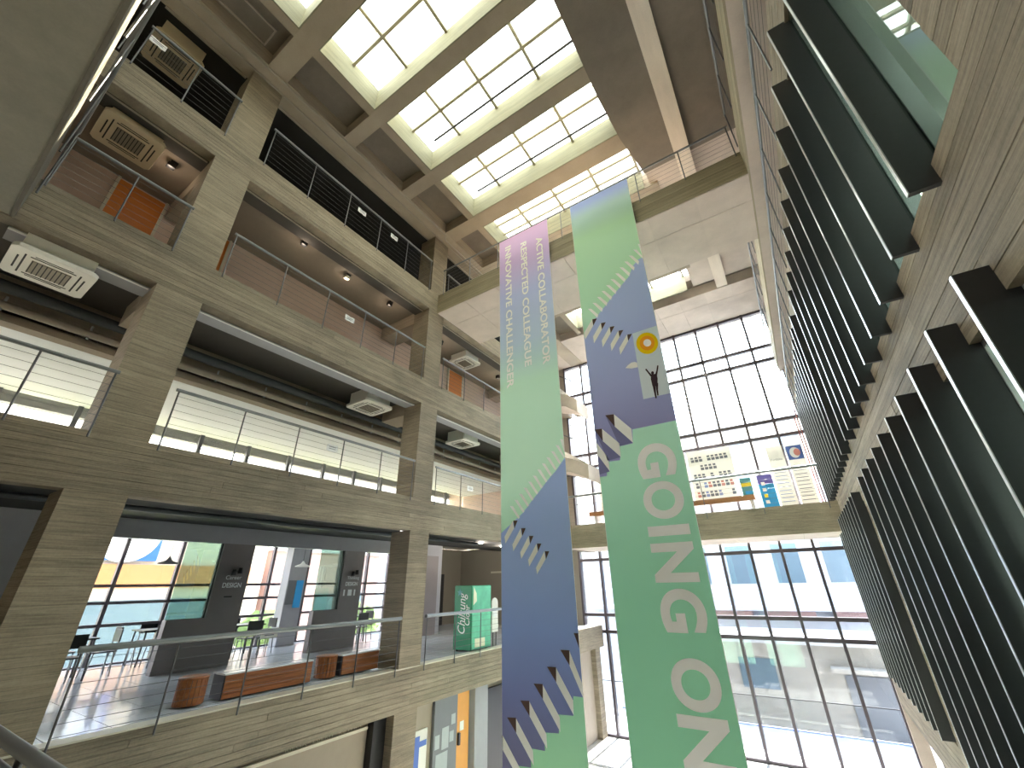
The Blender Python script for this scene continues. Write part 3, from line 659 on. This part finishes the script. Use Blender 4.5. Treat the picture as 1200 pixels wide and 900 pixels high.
# ------------------------------------------------------------------ ground storey wall under the cafe beam
g1 = struct(MB().box(-8.4, -8.2, -4, 18.3, -3.7, -.55).build('wall_ground', 'beige_wall'), 'beige ground storey wall under the lowest front beam', 'wall')
piece('dark_opening', -8.2, -8.02, 7.13, 7.46, -3.7, -.76, 'black_plastic', g1)  # black slab, the shade inside an opening put into its colour
piece('edge_strip', -8.2, -8.15, 2, 7.1, -.95, -.9, 'cream_trim', g1)
wt = thing('wall_writing', (-8.18, 6.1, -.95), 'row of small pale letters along the top of the beige ground wall', 'lettering')
letters('lettering', 'NEWS  EVENT  NOTICE', .13, 'cream_trim', (-8.19, 5.4, -.93), (0, 1, 0), (0, 0, 1), wt, width=1.6)
nb = thing('notice_board', (-8.1, 9.4, -2.6), 'dark grey notice board with pinned papers beside the orange door', 'board')
box('backboard', -8.18, -8.1, 9.0, 9.82, -2.8, -.78, 'board_grey', nb)
for (a, b, c, e) in ((9.05, 9.2, -1.75, -1.5), (9.28, 9.52, -1.8, -1.4), (9.55, 9.7, -1.72, -1.52), (9.6, 9.75, -1.4, -1.2), (9.1, 9.5, -2.2, -1.85)): piece('sheet', -8.1, -8.095, a, b, c, e, 'board_paper', nb)
dr = struct(thing('door_3', (-8.1, 10.2, -3.7), '', 'door'), 'orange timber door on the ground storey', 'door')
box('leaf', -8.18, -8.12, 9.84, 10.3, -3.7, -.8, 'orange_panel', dr); box('paper_note', -8.12, -8.115, 9.95, 10.1, -1.6, -1.42, 'paper', dr); box('handle', -8.12, -8.06, 9.86, 9.92, -1.85, -1.62, 'black_plastic', dr)
piece('pier', -8.2, -8.0, 10.4, 10.95, -3.7, -.78, 'bulkhead', g1); piece('opening', -8.2, -8.1, 11.05, 13.5, -3.7, -.95, 'black_plastic', g1)  # the opening is a solid black slab, coloured like deep shade
po = thing('ground_poster', (-8.15, 8.6, -2.6), 'blue and white poster on the beige panel beside the column', 'poster')
box('sheet', -8.2, -8.17, 8.45, 8.86, -2.6, -1.3, 'paper', po); box('print_band', -8.17, -8.165, 8.47, 8.62, -2.5, -1.4, 'paper_blue', po); box('print_band', -8.17, -8.164, 8.5, 8.84, -1.6, -1.5, 'paper_blue', po)

# ------------------------------------------------------------------ orange doors of the corridor wall
for i, (a, b, lab) in enumerate(((.48, 1.27, 'orange door behind the near bay railing beside the cassette'), (2.2, 2.62, 'orange door just past the near column'), (10.9, 11.7, 'orange door behind the left banner bay'))):
    d = struct(thing('door_%d' % (4+i), (-10, (a+b)/2, 6.96), lab, 'door'), lab, 'door')
    box('leaf', -10.05, -9.99, a, b, 6.96, 9.42, 'orange_door', d); box('frame', -10.05, -9.97, a-.05, a, 6.96, 9.46, 'cream_trim', d); box('frame', -10.05, -9.97, b, b+.05, 6.96, 9.46, 'cream_trim', d)
    box('handle', -9.99, -9.94, a+.06, a+.1, 7.9, 8.15, 'alu', d)

# ------------------------------------------------------------------ ceiling cassettes
def cassette(x, y, z, mat, label, hgt=.22):
    t = thing('ceiling_cassette', (x, y, z), label, 'air conditioner', 'square ceiling cassettes')
    MB().box(x-.36, x+.36, y-.38, y+.38, z+.05, z+hgt).build('body', mat, t)
    c = .06; h = .45
    oct_ = [(x+a*h-sa*0, y+b*h) for a, b, sa in ((-1, -1+c/h, 0), (-1+c/h, -1, 0), (1-c/h, -1, 0), (1, -1+c/h, 0), (1, 1-c/h, 0), (1-c/h, 1, 0), (-1+c/h, 1, 0), (-1, 1-c/h, 0))]
    MB().prism(oct_, 'z', z, z+.07).build('face_panel', mat, t, .008)
    gr = MB().box(x-.19, x+.19, y-.21, y+.21, z-.012, z).build('intake_grille', 'ac_grill', t)
    for q in range(9): piece('louvre', x-.19, x+.19, y-.2+q*.05-.006, y-.2+q*.05+.006, z-.018, z-.012, 'slot_dark', gr)
    for (a, b, e, f) in ((-.3, .3, .28, .3), (-.3, .3, -.3, -.28), (.26, .28, -.24, .24), (-.28, -.26, -.24, .24), (.31, .325, -.2, .2), (-.325, -.31, -.2, .2), (-.2, .2, .34, .36), (-.2, .2, -.36, -.34)):
        piece('air_slot', x+a, x+b, y+e, y+f, z-.004, z, 'slot_dark', t)
cassette(-8.85, .19, 12.12, 'ac_cream', 'cream ceiling cassette in the top storey near bay', .5)
cassette(-8.62, .25, 9.2, 'ac_cream', 'cream ceiling cassette above the near orange door', .3)
cassette(-8.36, .26, 5.9, 'ac_white', 'white ceiling cassette above the near white-ceiling bay', .5)
cassette(-8.92, 10.57, 9.2, 'ac_white', 'white ceiling cassette over the corridor past the second column', .3)
cassette(-8.88, 10.58, 6.0, 'ac_white', 'pale ceiling cassette past the second column, below the orange-door beam', .4)
cassette(-8.9, 6.6, 6.0, 'ac_white', 'ceiling cassette half hidden beside the second column', .4)

# spot lights on the corridor ceiling and hanging paper notices
for (x, y) in ((-8.75, .95), (-8.5, 3.7), (-8.68, 5.1), (-8.66, 6.62), (-8.9, 9.2), (-8.8, 12.6)):
    s = thing('spot_lamp', (x, y, 9.5), 'small box spot lamp on the brown corridor ceiling, ' + {-8.75: 'beside the cream cassette', -8.5: 'first past the near column', -8.68: 'the cream one of the middle bay', -8.66: 'next to the second column', -8.9: 'before the white cassette', -8.8: 'beyond the white cassette'}[x], 'lamp', 'spot lamps on the corridor ceiling')
    q = bpy.data.lights.new('spot_beam', 'POINT'); q.energy = 1.5; q.color = (1, .82, .62); q.shadow_soft_size = .05
    qo = bpy.data.objects.new('spot_beam', q); COL.objects.link(qo); qo.parent = s; qo.location = (0, -.02, -.24)
    box('base', x-.06, x+.06, y-.06, y+.06, 9.44, 9.5, 'black_plastic', s); box('head', x-.05, x+.05, y-.09, y+.05, 9.34, 9.44, 'cream_trim' if y == 5.1 else 'black_plastic', s, .01)
for (y, z, lab) in ((4.62, 10.95, 'paper notice on the top storey railing nearer the first column'), (5.78, 10.98, 'paper notice on the top storey railing nearer the bridge'), (4.85, 7.5, 'curled paper notice on the orange-door storey railing'), (-.1, 10.98, 'paper notice on the top storey near bay railing'), (5.0, 4.28, 'paper notice on the white-ceiling storey railing'), (9.7, 4.2, 'white paper bow on the railing past the second column'), (12.3, 7.5, 'paper notice on the corridor railing behind the left banner')):
    s = thing('paper_notice', (XR-.03, y, z), lab, 'notice')
    MB().add([(XR-.02-.004*((q % 2)), y-.13+q*.065, z-.07-(.01 if q in (1, 3) else 0)) for q in range(5)] + [(XR-.02, y-.13+q*.065, z+.07-(.015 if q == 2 else 0)) for q in range(5)] +
             [(XR-.026-.004*((q % 2)), y-.13+q*.065, z-.07-(.01 if q in (1, 3) else 0)) for q in range(5)] + [(XR-.026, y-.13+q*.065, z+.07-(.015 if q == 2 else 0)) for q in range(5)],
             [(q, q+1, q+6, q+5) for q in range(4)] + [(q+10, q+15, q+16, q+11) for q in range(4)]).build('sheet', 'white_print', s)
    for q in range(2): piece('print_line', XR-.018, XR-.015, y-.08, y+.08, z-.03+.04*q, z-.02+.04*q, 'ink', s)

# pipes
def pipe(name, pts, r, mat, label): return tag(MB().tube(pts, r, 10).build(name, mat), label, 'pipe')
pipe('sprinkler_pipe', [(-7.46, -4, 12.40), (-7.46, 7.55, 12.40), (-7.62, 7.75, 12.40), (-7.62, 10, 12.40)], .03, 'pipe', 'brown sprinkler pipe with a kink under the roof beams')
pipe('sprinkler_pipe', [(-7.74, -4, 12.40), (-7.74, 10, 12.40)], .022, 'pipe', 'straight thin pipe under the roof edge beam')
pipe('sprinkler_pipe', [(-6.75, -.1, 12.6), (-6.75, 1.2, 12.6), (-7.2, 1.2, 12.6), (-7.2, -.1, 12.6)], .025, 'pipe', 'bent pipe inside the near dark ceiling recess')
p = pipe('service_pipe', [(-9.55, -4, 6.02), (-9.55, 16.8, 6.02)], .1, 'dark_pipe', 'thick black service pipe before the white ceiling')
p = pipe('service_pipe', [(-9.72, -4, 5.78), (-9.72, 16.8, 5.78)], .07, 'pipe', 'beige service pipe with clips before the white ceiling')
for q in range(16): tube('clip', [(-9.72, -1+q*1.05, 5.68), (-9.72, -1+q*1.05, 5.94)], .018, 'alu', p)
p = pipe('service_pipe', [(-10.0, -4, 2.98), (-10.0, 13, 2.98)], .05, 'dark_pipe', 'dark pipe across the black cafe walkway ceiling')
pipe('sprinkler_pipe', [(-8.5, 2, 3.035), (-8.5, 7.4, 3.035)], .02, 'pipe', 'thin pipe close to the beam over the cafe walkway')
pipe('stand_pipe', [(1.08, 18.45, 3.72), (1.08, 18.45, 7.2)], .022, 'red_pipe', 'red standing pipe at the end of the low bridge')
pipe('stand_pipe', [(1.1, 17.4, 3.72), (1.1, 17.4, 7.2)], .022, 'red_pipe', 'second red standing pipe beside the fins')

# ------------------------------------------------------------------ poster stand and bench on the low bridge
def poster(x0, x1, z0, z1, y, label, rows):
    t = thing('poster_panel', ((x0+x1)/2, y, z0), label, 'poster', None); box('sheet', x0, x1, y, y+.03, z0, z1, 'paper', t)
    for (a, b, c, e, m) in rows: piece('print_block', x0+(x1-x0)*a, x0+(x1-x0)*b, y-.003, y, z0+(z1-z0)*c, z0+(z1-z0)*e, m, t)
    return t
rows = []
for rr in range(5):
    z = .1+rr*.17
    for cc in range(9):
        a = .08+cc*.095; m = random.choice(['ink', 'ink', 'ink_blue', 'ink_red'] if rr < 2 else ['ink'])
        if random.random() < .75: rows.append((a, a+.075, z, z+.05, m)); rows.append((a, a+.06, z+.065, z+.1, m))
poster(-3.05, -1.38, 4.4, 6.5, 18.3, 'large white poster panel with rows of dark print on the bench', rows)
poster(-5.0, -3.12, 4.4, 6.5, 18.3, 'white poster panel half hidden by the right banner', rows[::2])
poster(-7.1, -5.15, 4.4, 6.4, 18.3, 'white poster panel between the two banners', rows[::3])
def rollup(x0, x1, z0, z1, y, lab, mats, mark=None):
    t = thing('rollup_stand', ((x0+x1)/2, y, z0), lab, 'banner stand'); box('base', x0-.03, x1+.03, y-.1, y+.12, z0, z0+.06, 'alu', t)
    tube('pole', [((x0+x1)/2, y+.05, z0), ((x0+x1)/2, y+.05, z1)], .012, 'dark_metal', t)
    n = len(mats)
    for q, m in enumerate(mats): piece('sheet', x0, x1, y, y+.01, z0+.06+(z1-z0-.06)*q/n, z0+.06+(z1-z0-.06)*(q+1)/n, m, t)
    return t
t = rollup(-.72, -.22, 3.72, 5.15, 18.1, 'bright blue roll-up stand with violet top beside the white stands', ['cyan_print', 'cyan_print', 'cyan_print', 'violet_print'])
for q in range(4): piece('print_block', -.62, -.5, 18.09, 18.1, 4.1+q*.22, 4.22+q*.22, 'yellow_print' if q == 1 else 'white_print', t)
t = rollup(-.16, .36, 3.72, 6.15, 18.1, 'tall white roll-up stand with a folded corner', ['paper', 'paper', 'paper'])
for q in range(9): piece('print_block', -.1, .28, 18.09, 18.1, 4.1+q*.13, 4.12+q*.13, 'ink_blue', t)
letters('lettering', 'Portfolio', .12, 'ink', (-.1, 18.09, 5.6), (1, 0, 0), (0, 0, 1), t, width=.38)
t = rollup(.46, .98, 3.72, 6.1, 18.1, 'tall white roll-up stand with a blue square and round emblem', ['paper', 'paper', 'paper'])
for q in range(9): piece('print_block', .52, .9, 18.09, 18.1, 4.1+q*.13, 4.12+q*.13, 'ink', t)
piece('print_block', .48, .96, 18.09, 18.1, 5.55, 6.06, 'paper_blue', t)
for (rr, c0, m, e) in ((.2, .72, 'white_print', 0), (.13, .79, 'ink_red', 1)):
    MB().prism([(c0+rr*.8*math.cos(a), 5.8+rr*math.sin(a)) for a in [2*math.pi*q/20 for q in range(20)]], 'y', 18.08-.004*e, 18.09-.004*e).build('emblem', m, t)
t = thing('leaflet_display', (-1.1, 18.05, 4.45), 'small teal and yellow leaflet display at the bench end', 'display'); box('sheet', -1.3, -.93, 18.05, 18.08, 4.4, 5.1, 'teal_print', t)
box('print_band', -1.28, -.95, 18.04, 18.05, 4.78, 4.92, 'yellow_print', t); box('print_band', -1.2, -.97, 18.04, 18.05, 4.5, 4.62, 'cyan_print', t)
t = thing('long_bench', (-3.8, 17.9, 3.72), 'long brown timber bench carrying the poster panels', 'bench')
for q in range(4): piece('slat', -7.4, -.92, 17.62+q*.18, 17.62+q*.18+.16, 4.3, 4.4, 'oak_wood', t)
piece('front_board', -7.4, -.92, 17.58, 17.62, 4.22, 4.4, 'oak_wood', t)
for x in (-7.2, -5.2, -3.2, -1.1): piece('leg', x, x+.12, 17.66, 18.24, 3.72, 4.3, 'bench_top', t)

# ------------------------------------------------------------------ the two hanging banners (cloth in the plane just before the high bridge)
YB = 7.70
LAV = (255, 253, 255); DK = (62, 54, 66)
def bz(py, px=640): return on_y(px, py, YB).z
cloth('banner_left_base', [(bz(920), (170, 226, 186)), (bz(760), (168, 226, 194)), (bz(560), (202, 240, 216)), (bz(440), (200, 238, 216)), (bz(390), (196, 216, 238)), (bz(330), (190, 200, 242)), (bz(290), (216, 192, 242)), (bz(255), (226, 192, 238))])
cloth('banner_left_blue', [(bz(895), (136, 136, 180)), (bz(820), (142, 152, 212)), (bz(740), (158, 182, 246)), (bz(660), (176, 200, 255)), (bz(560), (180, 202, 255))], .08)
cloth('banner_right_base', [(bz(910), (150, 212, 176)), (bz(700), (156, 216, 184)), (bz(560), (178, 226, 200)), (bz(500), (184, 226, 204)), (bz(420), (186, 230, 212)), (bz(370), (190, 234, 202)), (bz(300), (196, 238, 206)), (bz(275), (184, 214, 218)), (bz(262), (170, 188, 242)), (bz(225), (172, 192, 248))])
cloth('banner_right_blue', [(bz(520), (164, 164, 216)), (bz(470), (178, 186, 238)), (bz(400), (188, 204, 255)), (bz(300), (188, 208, 255))], .08)
cloth('banner_right_inset', [(bz(470), (224, 234, 246)), (bz(390), (218, 236, 250))], .08)
cloth('print_white', [(0, (255, 255, 255)), (1, (255, 255, 255))], .06); cloth('print_lavender', [(0, LAV), (1, LAV)], .06); cloth('print_dark', [(0, (96, 78, 76)), (1, (96, 78, 76))], .06)
cloth('print_pale', [(0, (255, 255, 255)), (1, (255, 255, 255))], .06); cloth('print_navy', [(0, (130, 130, 176)), (1, (130, 130, 176))], .06)
cloth('print_yellow', [(0, (250, 214, 30)), (1, (250, 214, 30))], .06); cloth('print_orange', [(0, (250, 168, 50)), (1, (250, 168, 50))], .06); cloth('print_man', [(0, (70, 56, 66)), (1, (70, 56, 66))], .06)
def banner(name, x0, x1, ztop, zbot, mat, label):
    t = thing(name, ((x0+x1)/2, YB, zbot), label, 'banner', 'hanging banners')
    nu, nv = 8, 40; vs = []
    for s in (0, .004):
        for j in range(nv+1):
            for i in range(nu+1): vs.append((x0+(x1-x0)*i/nu, YB+s, zbot+(ztop-zbot)*j/nv))
    f = []; N = (nu+1)*(nv+1)
    for j in range(nv):
        for i in range(nu): a = j*(nu+1)+i; f.append((a, a+1, a+nu+2, a+nu+1))
    mb = MB().add(vs[:N], f); mb.build('cloth', mat, t)
    tube('top_rod', [(x0-.04, YB+.012, ztop), (x1+.04, YB+.012, ztop)], .014, 'dark_metal', t)
    for x in (x0+.25, x1-.25): tube('tie', [(x, YB+.01, ztop), (x, 7.735, 11.03)], .006, 'paper', t, 5)
    for x in (x0, x1): tube('hem', [(x, YB+.003, zbot), (x, YB+.003, ztop)], .005, 'paper', t, 5)
    return t
def pp(ox, oy, s, pts, clip=None):
    """photo crop points -> outline on the banner plane"""
    r = []
    for a, b in pts:
        v_ = on_y(ox+a/s, oy+b/s, YB); x = v_.x
        if clip: x = min(max(x, clip[0]), clip[1])
        r.append((x, v_.z))
    return r
LAY = [0]
def printed(parent, name, poly, mat, lift=1):
    d = .002*lift; o = MB().add([(x, YB-d, z) for x, z in poly], [tuple(range(len(poly)))])
    me = o.build(name, mat, parent); bm = bmesh.new(); bm.from_mesh(me.data); bmesh.ops.triangulate(bm, faces=bm.faces[:]); bm.to_mesh(me.data); bm.free(); return me
LX, RX = (-5.30, -3.66), (-2.94, -1.33)
bl = banner('hanging_banner', *LX, 10.94, -2.6, 'banner_left_base', 'left long banner printed with three lines of words above blue steps')
c7, c3, c77 = (600, 225, 4), (600, 450, 4), (600, 675, 4)
# left banner
zig = [(247, 345), (205, 408), (180, 436), (158, 463), (137, 492), (115, 520), (93, 547), (72, 577), (50, 605), (26, 628), (-60, 700)]
low = [(345, 570), (287, 563), (288, 655), (218, 649), (220, 738), (152, 733), (155, 820), (88, 808), (90, 898), (20, 888), (22, 975), (-60, 965)]
poly = pp(*c3, zig, LX) + [(LX[0], on_y(600, 930, YB).z)] + list(reversed(pp(*c77, low, LX))) + [(LX[1], pp(*c77, [(345, 480)])[0][1])]
poly = [(LX[1], pp(*c3, [(247, 345)])[0][1])] + pp(*c3, zig[1:], LX) + list(reversed(pp(*c77, low, LX)))
printed(bl, 'blue_print', poly, 'banner_left_blue', 1)
for i in range(12):
    x, y = 226-21.4*i, 258+28.5*i
    q = pp(*c3, [(x, y), (x+15, y+2), (x+47, y+54), (x+40, y+62)], LX); printed(bl, 'step_print', q, 'print_pale', 2)
for i in range(5):
    x, y = 7+37*i, 640+36*i
    printed(bl, 'step_print', pp(*c3, [(x, y), (x+20, y), (x+5, y+37)], LX), 'print_dark', 3)
    printed(bl, 'step_print', pp(*c3, [(x-3, y), (x+3, y+37), (x-37, y+108), (x-42, y+77)], LX), 'print_white', 2)
for i in range(7):
    x, y = 290-62.5*i, 267+79*i
    printed(bl, 'step_print', pp(*c77, [(x, y), (x+42, y+2), (x+43, y+73)], LX), 'print_dark', 3)
    if i: printed(bl, 'step_print', pp(*c77, [(x+42, y+5), (x+122, y+158), (x+125, y+228), (x+42, y+73)], LX), 'print_white', 2)
lines = (('ACTIVE COLLABORATOR', (629, 279), (645, 425)), ('RESPECTED COLLEAGUE', (611, 285), (625, 427)), ('INNOVATIVE CHALLENGER', (593, 290), (607, 452)))
for body, a, b in lines:
    A_, B_ = on_y(*a, YB), on_y(*b, YB)
    letters('lettering', body, .27, 'print_white', (A_.x-.03, YB-.004, A_.z), (0, 0, -1), (1, 0, 0), bl, width=A_.z-B_.z, bold=.007, height=.2)
# right banner
br = banner('hanging_banner', *RX, 10.93, -2.6, 'banner_right_base', 'right long banner reading GOING ON with a sun and a cheering figure')
z1 = [(610, 305), (590, 318), (568, 345), (545, 400), (523, 425), (503, 450), (480, 478), (460, 503), (440, 530), (400, 580), (385, 600), (340, 680)]
lo = [(760, 172), (565, 213), (567, 278), (505, 292), (507, 357), (443, 365), (445, 432), (402, 437), (395, 500)]
mid = [(380, 705), (420, 725), (465, 745), (340, 760)]
up = pp(*c7, z1, RX); lw = pp(*c3, lo, RX)
up[0] = (RX[1], up[0][1]); lw[0] = (RX[1], lw[0][1]); lw[-1] = (RX[0], lw[-2][1])
printed(br, 'blue_print', up + [(RX[0], up[-1][1])] + [(RX[0], lw[-1][1])] + list(reversed(lw[:-1])), 'banner_right_blue', 1)
for i in range(12):
    x, y = 590-21.3*i, 243+27.7*i
    printed(br, 'step_print', pp(*c7, [(x, y), (x+16, y), (x+49, y+27), (x+45, y+43)], RX), 'print_pale', 2)
for i in range(5):
    x, y = 377+41*i, 597+18*i
    printed(br, 'step_print', pp(*c7, [(x, y), (x+22, y-4), (x+4, y+30)], RX), 'print_dark', 3)
    printed(br, 'step_print', pp(*c7, [(x-2, y), (x+4, y+30), (x-33, y+95), (x-38, y+63)], RX), 'print_white', 2)
for (x, y, w) in ((438, 147, 0), (382, 215, 1), (330, 282, 2)):
    if w < 2: printed(br, 'step_print', pp(*c3, [(x, y), (x+40, y-5), (x+44, y+53)], RX), 'print_dark', 3)
    printed(br, 'step_print', pp(*c3, [(x+40, y-5), (x+122, y+63), (x+129, y+128), (x+44, y+53)], RX), 'print_white', 2)
    printed(br, 'step_print', pp(*c3, [(x, y), (x+44, y+53), (x+129, y+128), (x+67, y+145)], RX), 'print_navy', 2)
ins = (660, 380, 10)
q = pp(*ins, [(810, 110), (1130, 5), (1330, 790), (940, 880)], RX); printed(br, 'inset_print', q, 'banner_right_inset', 2)
def ell(cx, cy, rx, ry, n=28): return pp(*ins, [(cx+rx*math.cos(2*math.pi*k_/n), cy+ry*math.sin(2*math.pi*k_/n)) for k_ in range(n)], RX)
printed(br, 'sun_print', ell(985, 224, 128, 126), 'print_yellow', 3); printed(br, 'sun_print', ell(985, 222, 88, 86), 'print_orange', 4); printed(br, 'sun_print', ell(987, 220, 46, 43), 'print_white', 5)
printed(br, 'cloud_print', pp(*ins, [(730, 515), (760, 480), (800, 450), (840, 442), (865, 450), (875, 505), (800, 520)], RX), 'print_lavender', 3)
def limb(pts, ws):
    L_, R_ = [], []
    for k_, (a, b) in enumerate(pts):
        p0, p1 = pts[max(0, k_-1)], pts[min(len(pts)-1, k_+1)]; dx, dy = p1[0]-p0[0], p1[1]-p0[1]; l = math.hypot(dx, dy); w = ws[k_]
        L_.append((a-dy/l*w, b+dx/l*w)); R_.append((a+dy/l*w, b-dx/l*w))
    return pp(*ins, L_+R_[::-1], RX)
man = [ell(1048, 572, 17, 20, 14), limb([(1062, 585), (1068, 640), (1078, 725)], [34, 40, 30]), limb([(1035, 606), (1005, 572), (968, 526)], [13, 9, 8]), limb([(1088, 600), (1102, 545), (1110, 484)], [13, 9, 8]), limb([(1066, 715), (1076, 790), (1090, 868)], [18, 12, 8]), limb([(1098, 690), (1102, 770), (1112, 836)], [16, 11, 8])]
for q in man: printed(br, 'figure_print', q, 'print_man', 4)
G0 = on_y(752, 523, YB).z
for body, za, zb in (('G', (753, 522), (753, 562)), ('O', (759, 566), (759, 610)), ('I', (765, 617), (765, 629)), ('N', (768, 637), (768, 683)), ('G', (778, 690), (778, 741)), ('O', (790, 770), (790, 831)), ('N', (799, 837), (805, 905))):
    A_, B_ = on_y(*za, YB).z, on_y(*zb, YB).z
    x0_ = -2.165
    letters('lettering', body, .8, 'print_lavender', (x0_, YB-.004, A_), (0, 0, -1), (1, 0, 0), br, width=A_-B_, height=.70, bold=.03)

# ------------------------------------------------------------------ outside, seen through the windows
eb = thing('white_building', (0, 32, -3.9), 'white panelled building across the yard behind the tall window', 'building')
box('wall', -22, 24, 32, 40, -3.92, 7.5, 'ext_white', eb)
for q in range(16): piece('panel_joint', -22, 24, 31.98, 32, -3.2+q*.66, -3.17+q*.66, 'ext_grey', eb)
for q in range(8):
    w = piece('window', -12+q*2.6, -10.6+q*2.6, 31.95, 31.99, 1.4, 3.6, 'ext_glass', eb)
for q in range(4): piece('awning', -9+q*3.2, -6.6+q*3.2, 31.0, 31.97, -.35, .15, 'ext_pink', eb)
tube('terrace_rail', [(-14, 30.4, 1.2), (8, 30.4, 1.2)], .04, 'alu_white', eb)
for q in range(23): tube('terrace_post', [(-14+q, 30.4, .2), (-14+q, 30.4, 1.2)], .02, 'alu_white', eb)
piece('terrace', -14, 8, 30.3, 32, 0.0, .2, 'ext_white', eb)
eb = thing('peach_building', (4, 44, -3.9), 'pale peach building rising behind the white one', 'building')
box('wall', -30, 30, 44, 54, -3.92, 15.5, 'ext_peach', eb); box('parapet', -30.2, 30.2, 43.8, 44, 15.2, 15.8, 'ext_white', eb)
for q in range(12):
    for w in range(3): piece('window', -26+q*4.4, -24+q*4.4, 43.95, 44, 5.5+w*3.2, 7.2+w*3.2, 'ext_glass', eb)
yd = thing('yard_shed', (-.5, 24, -3.9), 'low concrete outbuilding with a door and window in the yard', 'outbuilding')
box('wall', -5.4, 3.5, 24, 27, -3.92, -.9, 'outdoor_concrete', yd); box('roof_slab', -5.8, 3.8, 23.7, 27.3, -.9, -.6, 'ext_grey', yd)
box('door', .2, 1.8, 23.95, 24, -3.9, -1.9, 'board_grey', yd); box('window', -3.6, -2.2, 23.95, 24, -2.6, -1.5, 'ext_glass', yd); box('canopy', -.2, 2.2, 23.2, 24, -1.75, -1.6, 'outdoor_concrete', yd)
yr = thing('yard_railing', (-1, 20.6, -3.9), 'blue painted railing just outside the tall window', 'railing')
tube('handrail', [(-8, 20.6, -3.15), (2.2, 20.6, -3.15)], .035, 'rail_blue', yr)
for q in range(11): tube('post', [(-8+q, 20.6, -3.92), (-8+q, 20.6, -3.15)], .02, 'alu', yr)
# street side
gs = tag(box('lawn', -24, -20, -6, 26, -3.92, -3.6, 'grass'), 'yellow-green lawn strip outside the cafe window', 'lawn', None, 'structure')
hs = thing('corner_shop', (-32, 9, -3.9), 'shop building with a blue sign and white disc across the street', 'building')
box('wall', -40, -32, 4, 17, -3.92, 9, 'ext_peach', hs); box('sign_board', -32, -31.8, 5.0, 10.5, 3.2, 6.4, 'ext_blue', hs)
MB().prism([(8.9+1.5*math.cos(2*math.pi*q/28), 4.6+1.5*math.sin(2*math.pi*q/28)) for q in range(28)], 'x', -31.8, -31.75).build('sign_disc', 'white_print', hs)
MB().prism([(9.6+.5*math.cos(2*math.pi*q/20), 5.0+.55*math.sin(2*math.pi*q/20)) for q in range(20)], 'x', -31.75, -31.72).build('sign_mark', 'ext_blue', hs)
box('shop_band', -32, -31.8, 5, 16, 1.8, 3.0, 'ext_orange', hs); box('shop_front', -32, -31.9, 5, 16, -3.5, 1.2, 'ext_glass', hs)
hs = thing('pink_house', (-34, 23, -3.9), 'pinkish house with grey gable roof across the street', 'house')
box('wall', -40, -33, 18, 28, -3.92, 4.2, 'ext_pink', hs); MB().prism([(17.5, 4.2), (28.5, 4.2), (23, 7.4)], 'x', -40.3, -32.7).build('roof', 'ext_grey', hs)
for q in range(3): box('window', -33, -32.9, 19+q*3, 20.6+q*3, -1, 1.2, 'ext_glass', hs)
hs = thing('grey_house', (-33, -3, -3.9), 'low grey house with brown roof across the street', 'house')
box('wall', -40, -33, -10, 3.2, -3.92, 2.6, 'ext_grey', hs); MB().prism([(-10.5, 2.6), (3.7, 2.6), (-3.4, 5.6)], 'x', -40.3, -32.7).build('roof', 'ext_brown', hs)
hs = thing('far_block', (-50, 34, -3.9), 'tall pale apartment block far across the street', 'building')
box('wall', -58, -48, 26, 44, -3.92, 16, 'ext_white', hs)
for q in range(5):
    for w in range(4): box('window', -48, -47.9, 27.5+q*3.2, 29.5+q*3.2, -1+w*3.6, .8+w*3.6, 'ext_glass', hs)
for i, (x, y) in enumerate(((-24, 1.5), (-23, 13), (-25, 20))):
    tr = thing('street_tree', (x, y, -3.6), ['small leafy tree before the grey house', 'small leafy tree before the blue-signed shop', 'small leafy tree before the pink house'][i], 'tree')
    tube('trunk', [(x, y, -3.6), (x+.1, y, -2.4), (x, y+.1, -1.2)], [.12, .09, .06], 'ext_brown', tr)
    bm = bmesh.new(); bmesh.ops.create_icosphere(bm, subdivisions=3, radius=1.3)
    for v_ in bm.verts: v_.co *= random.uniform(.8, 1.12)
    me = bpy.data.meshes.new('crown'); bm.to_mesh(me); bm.free(); me.materials.append(M['leaf']); o = bpy.data.objects.new('crown', me); COL.objects.link(o); o.parent = tr; o.location = (0, 0, 3.0)
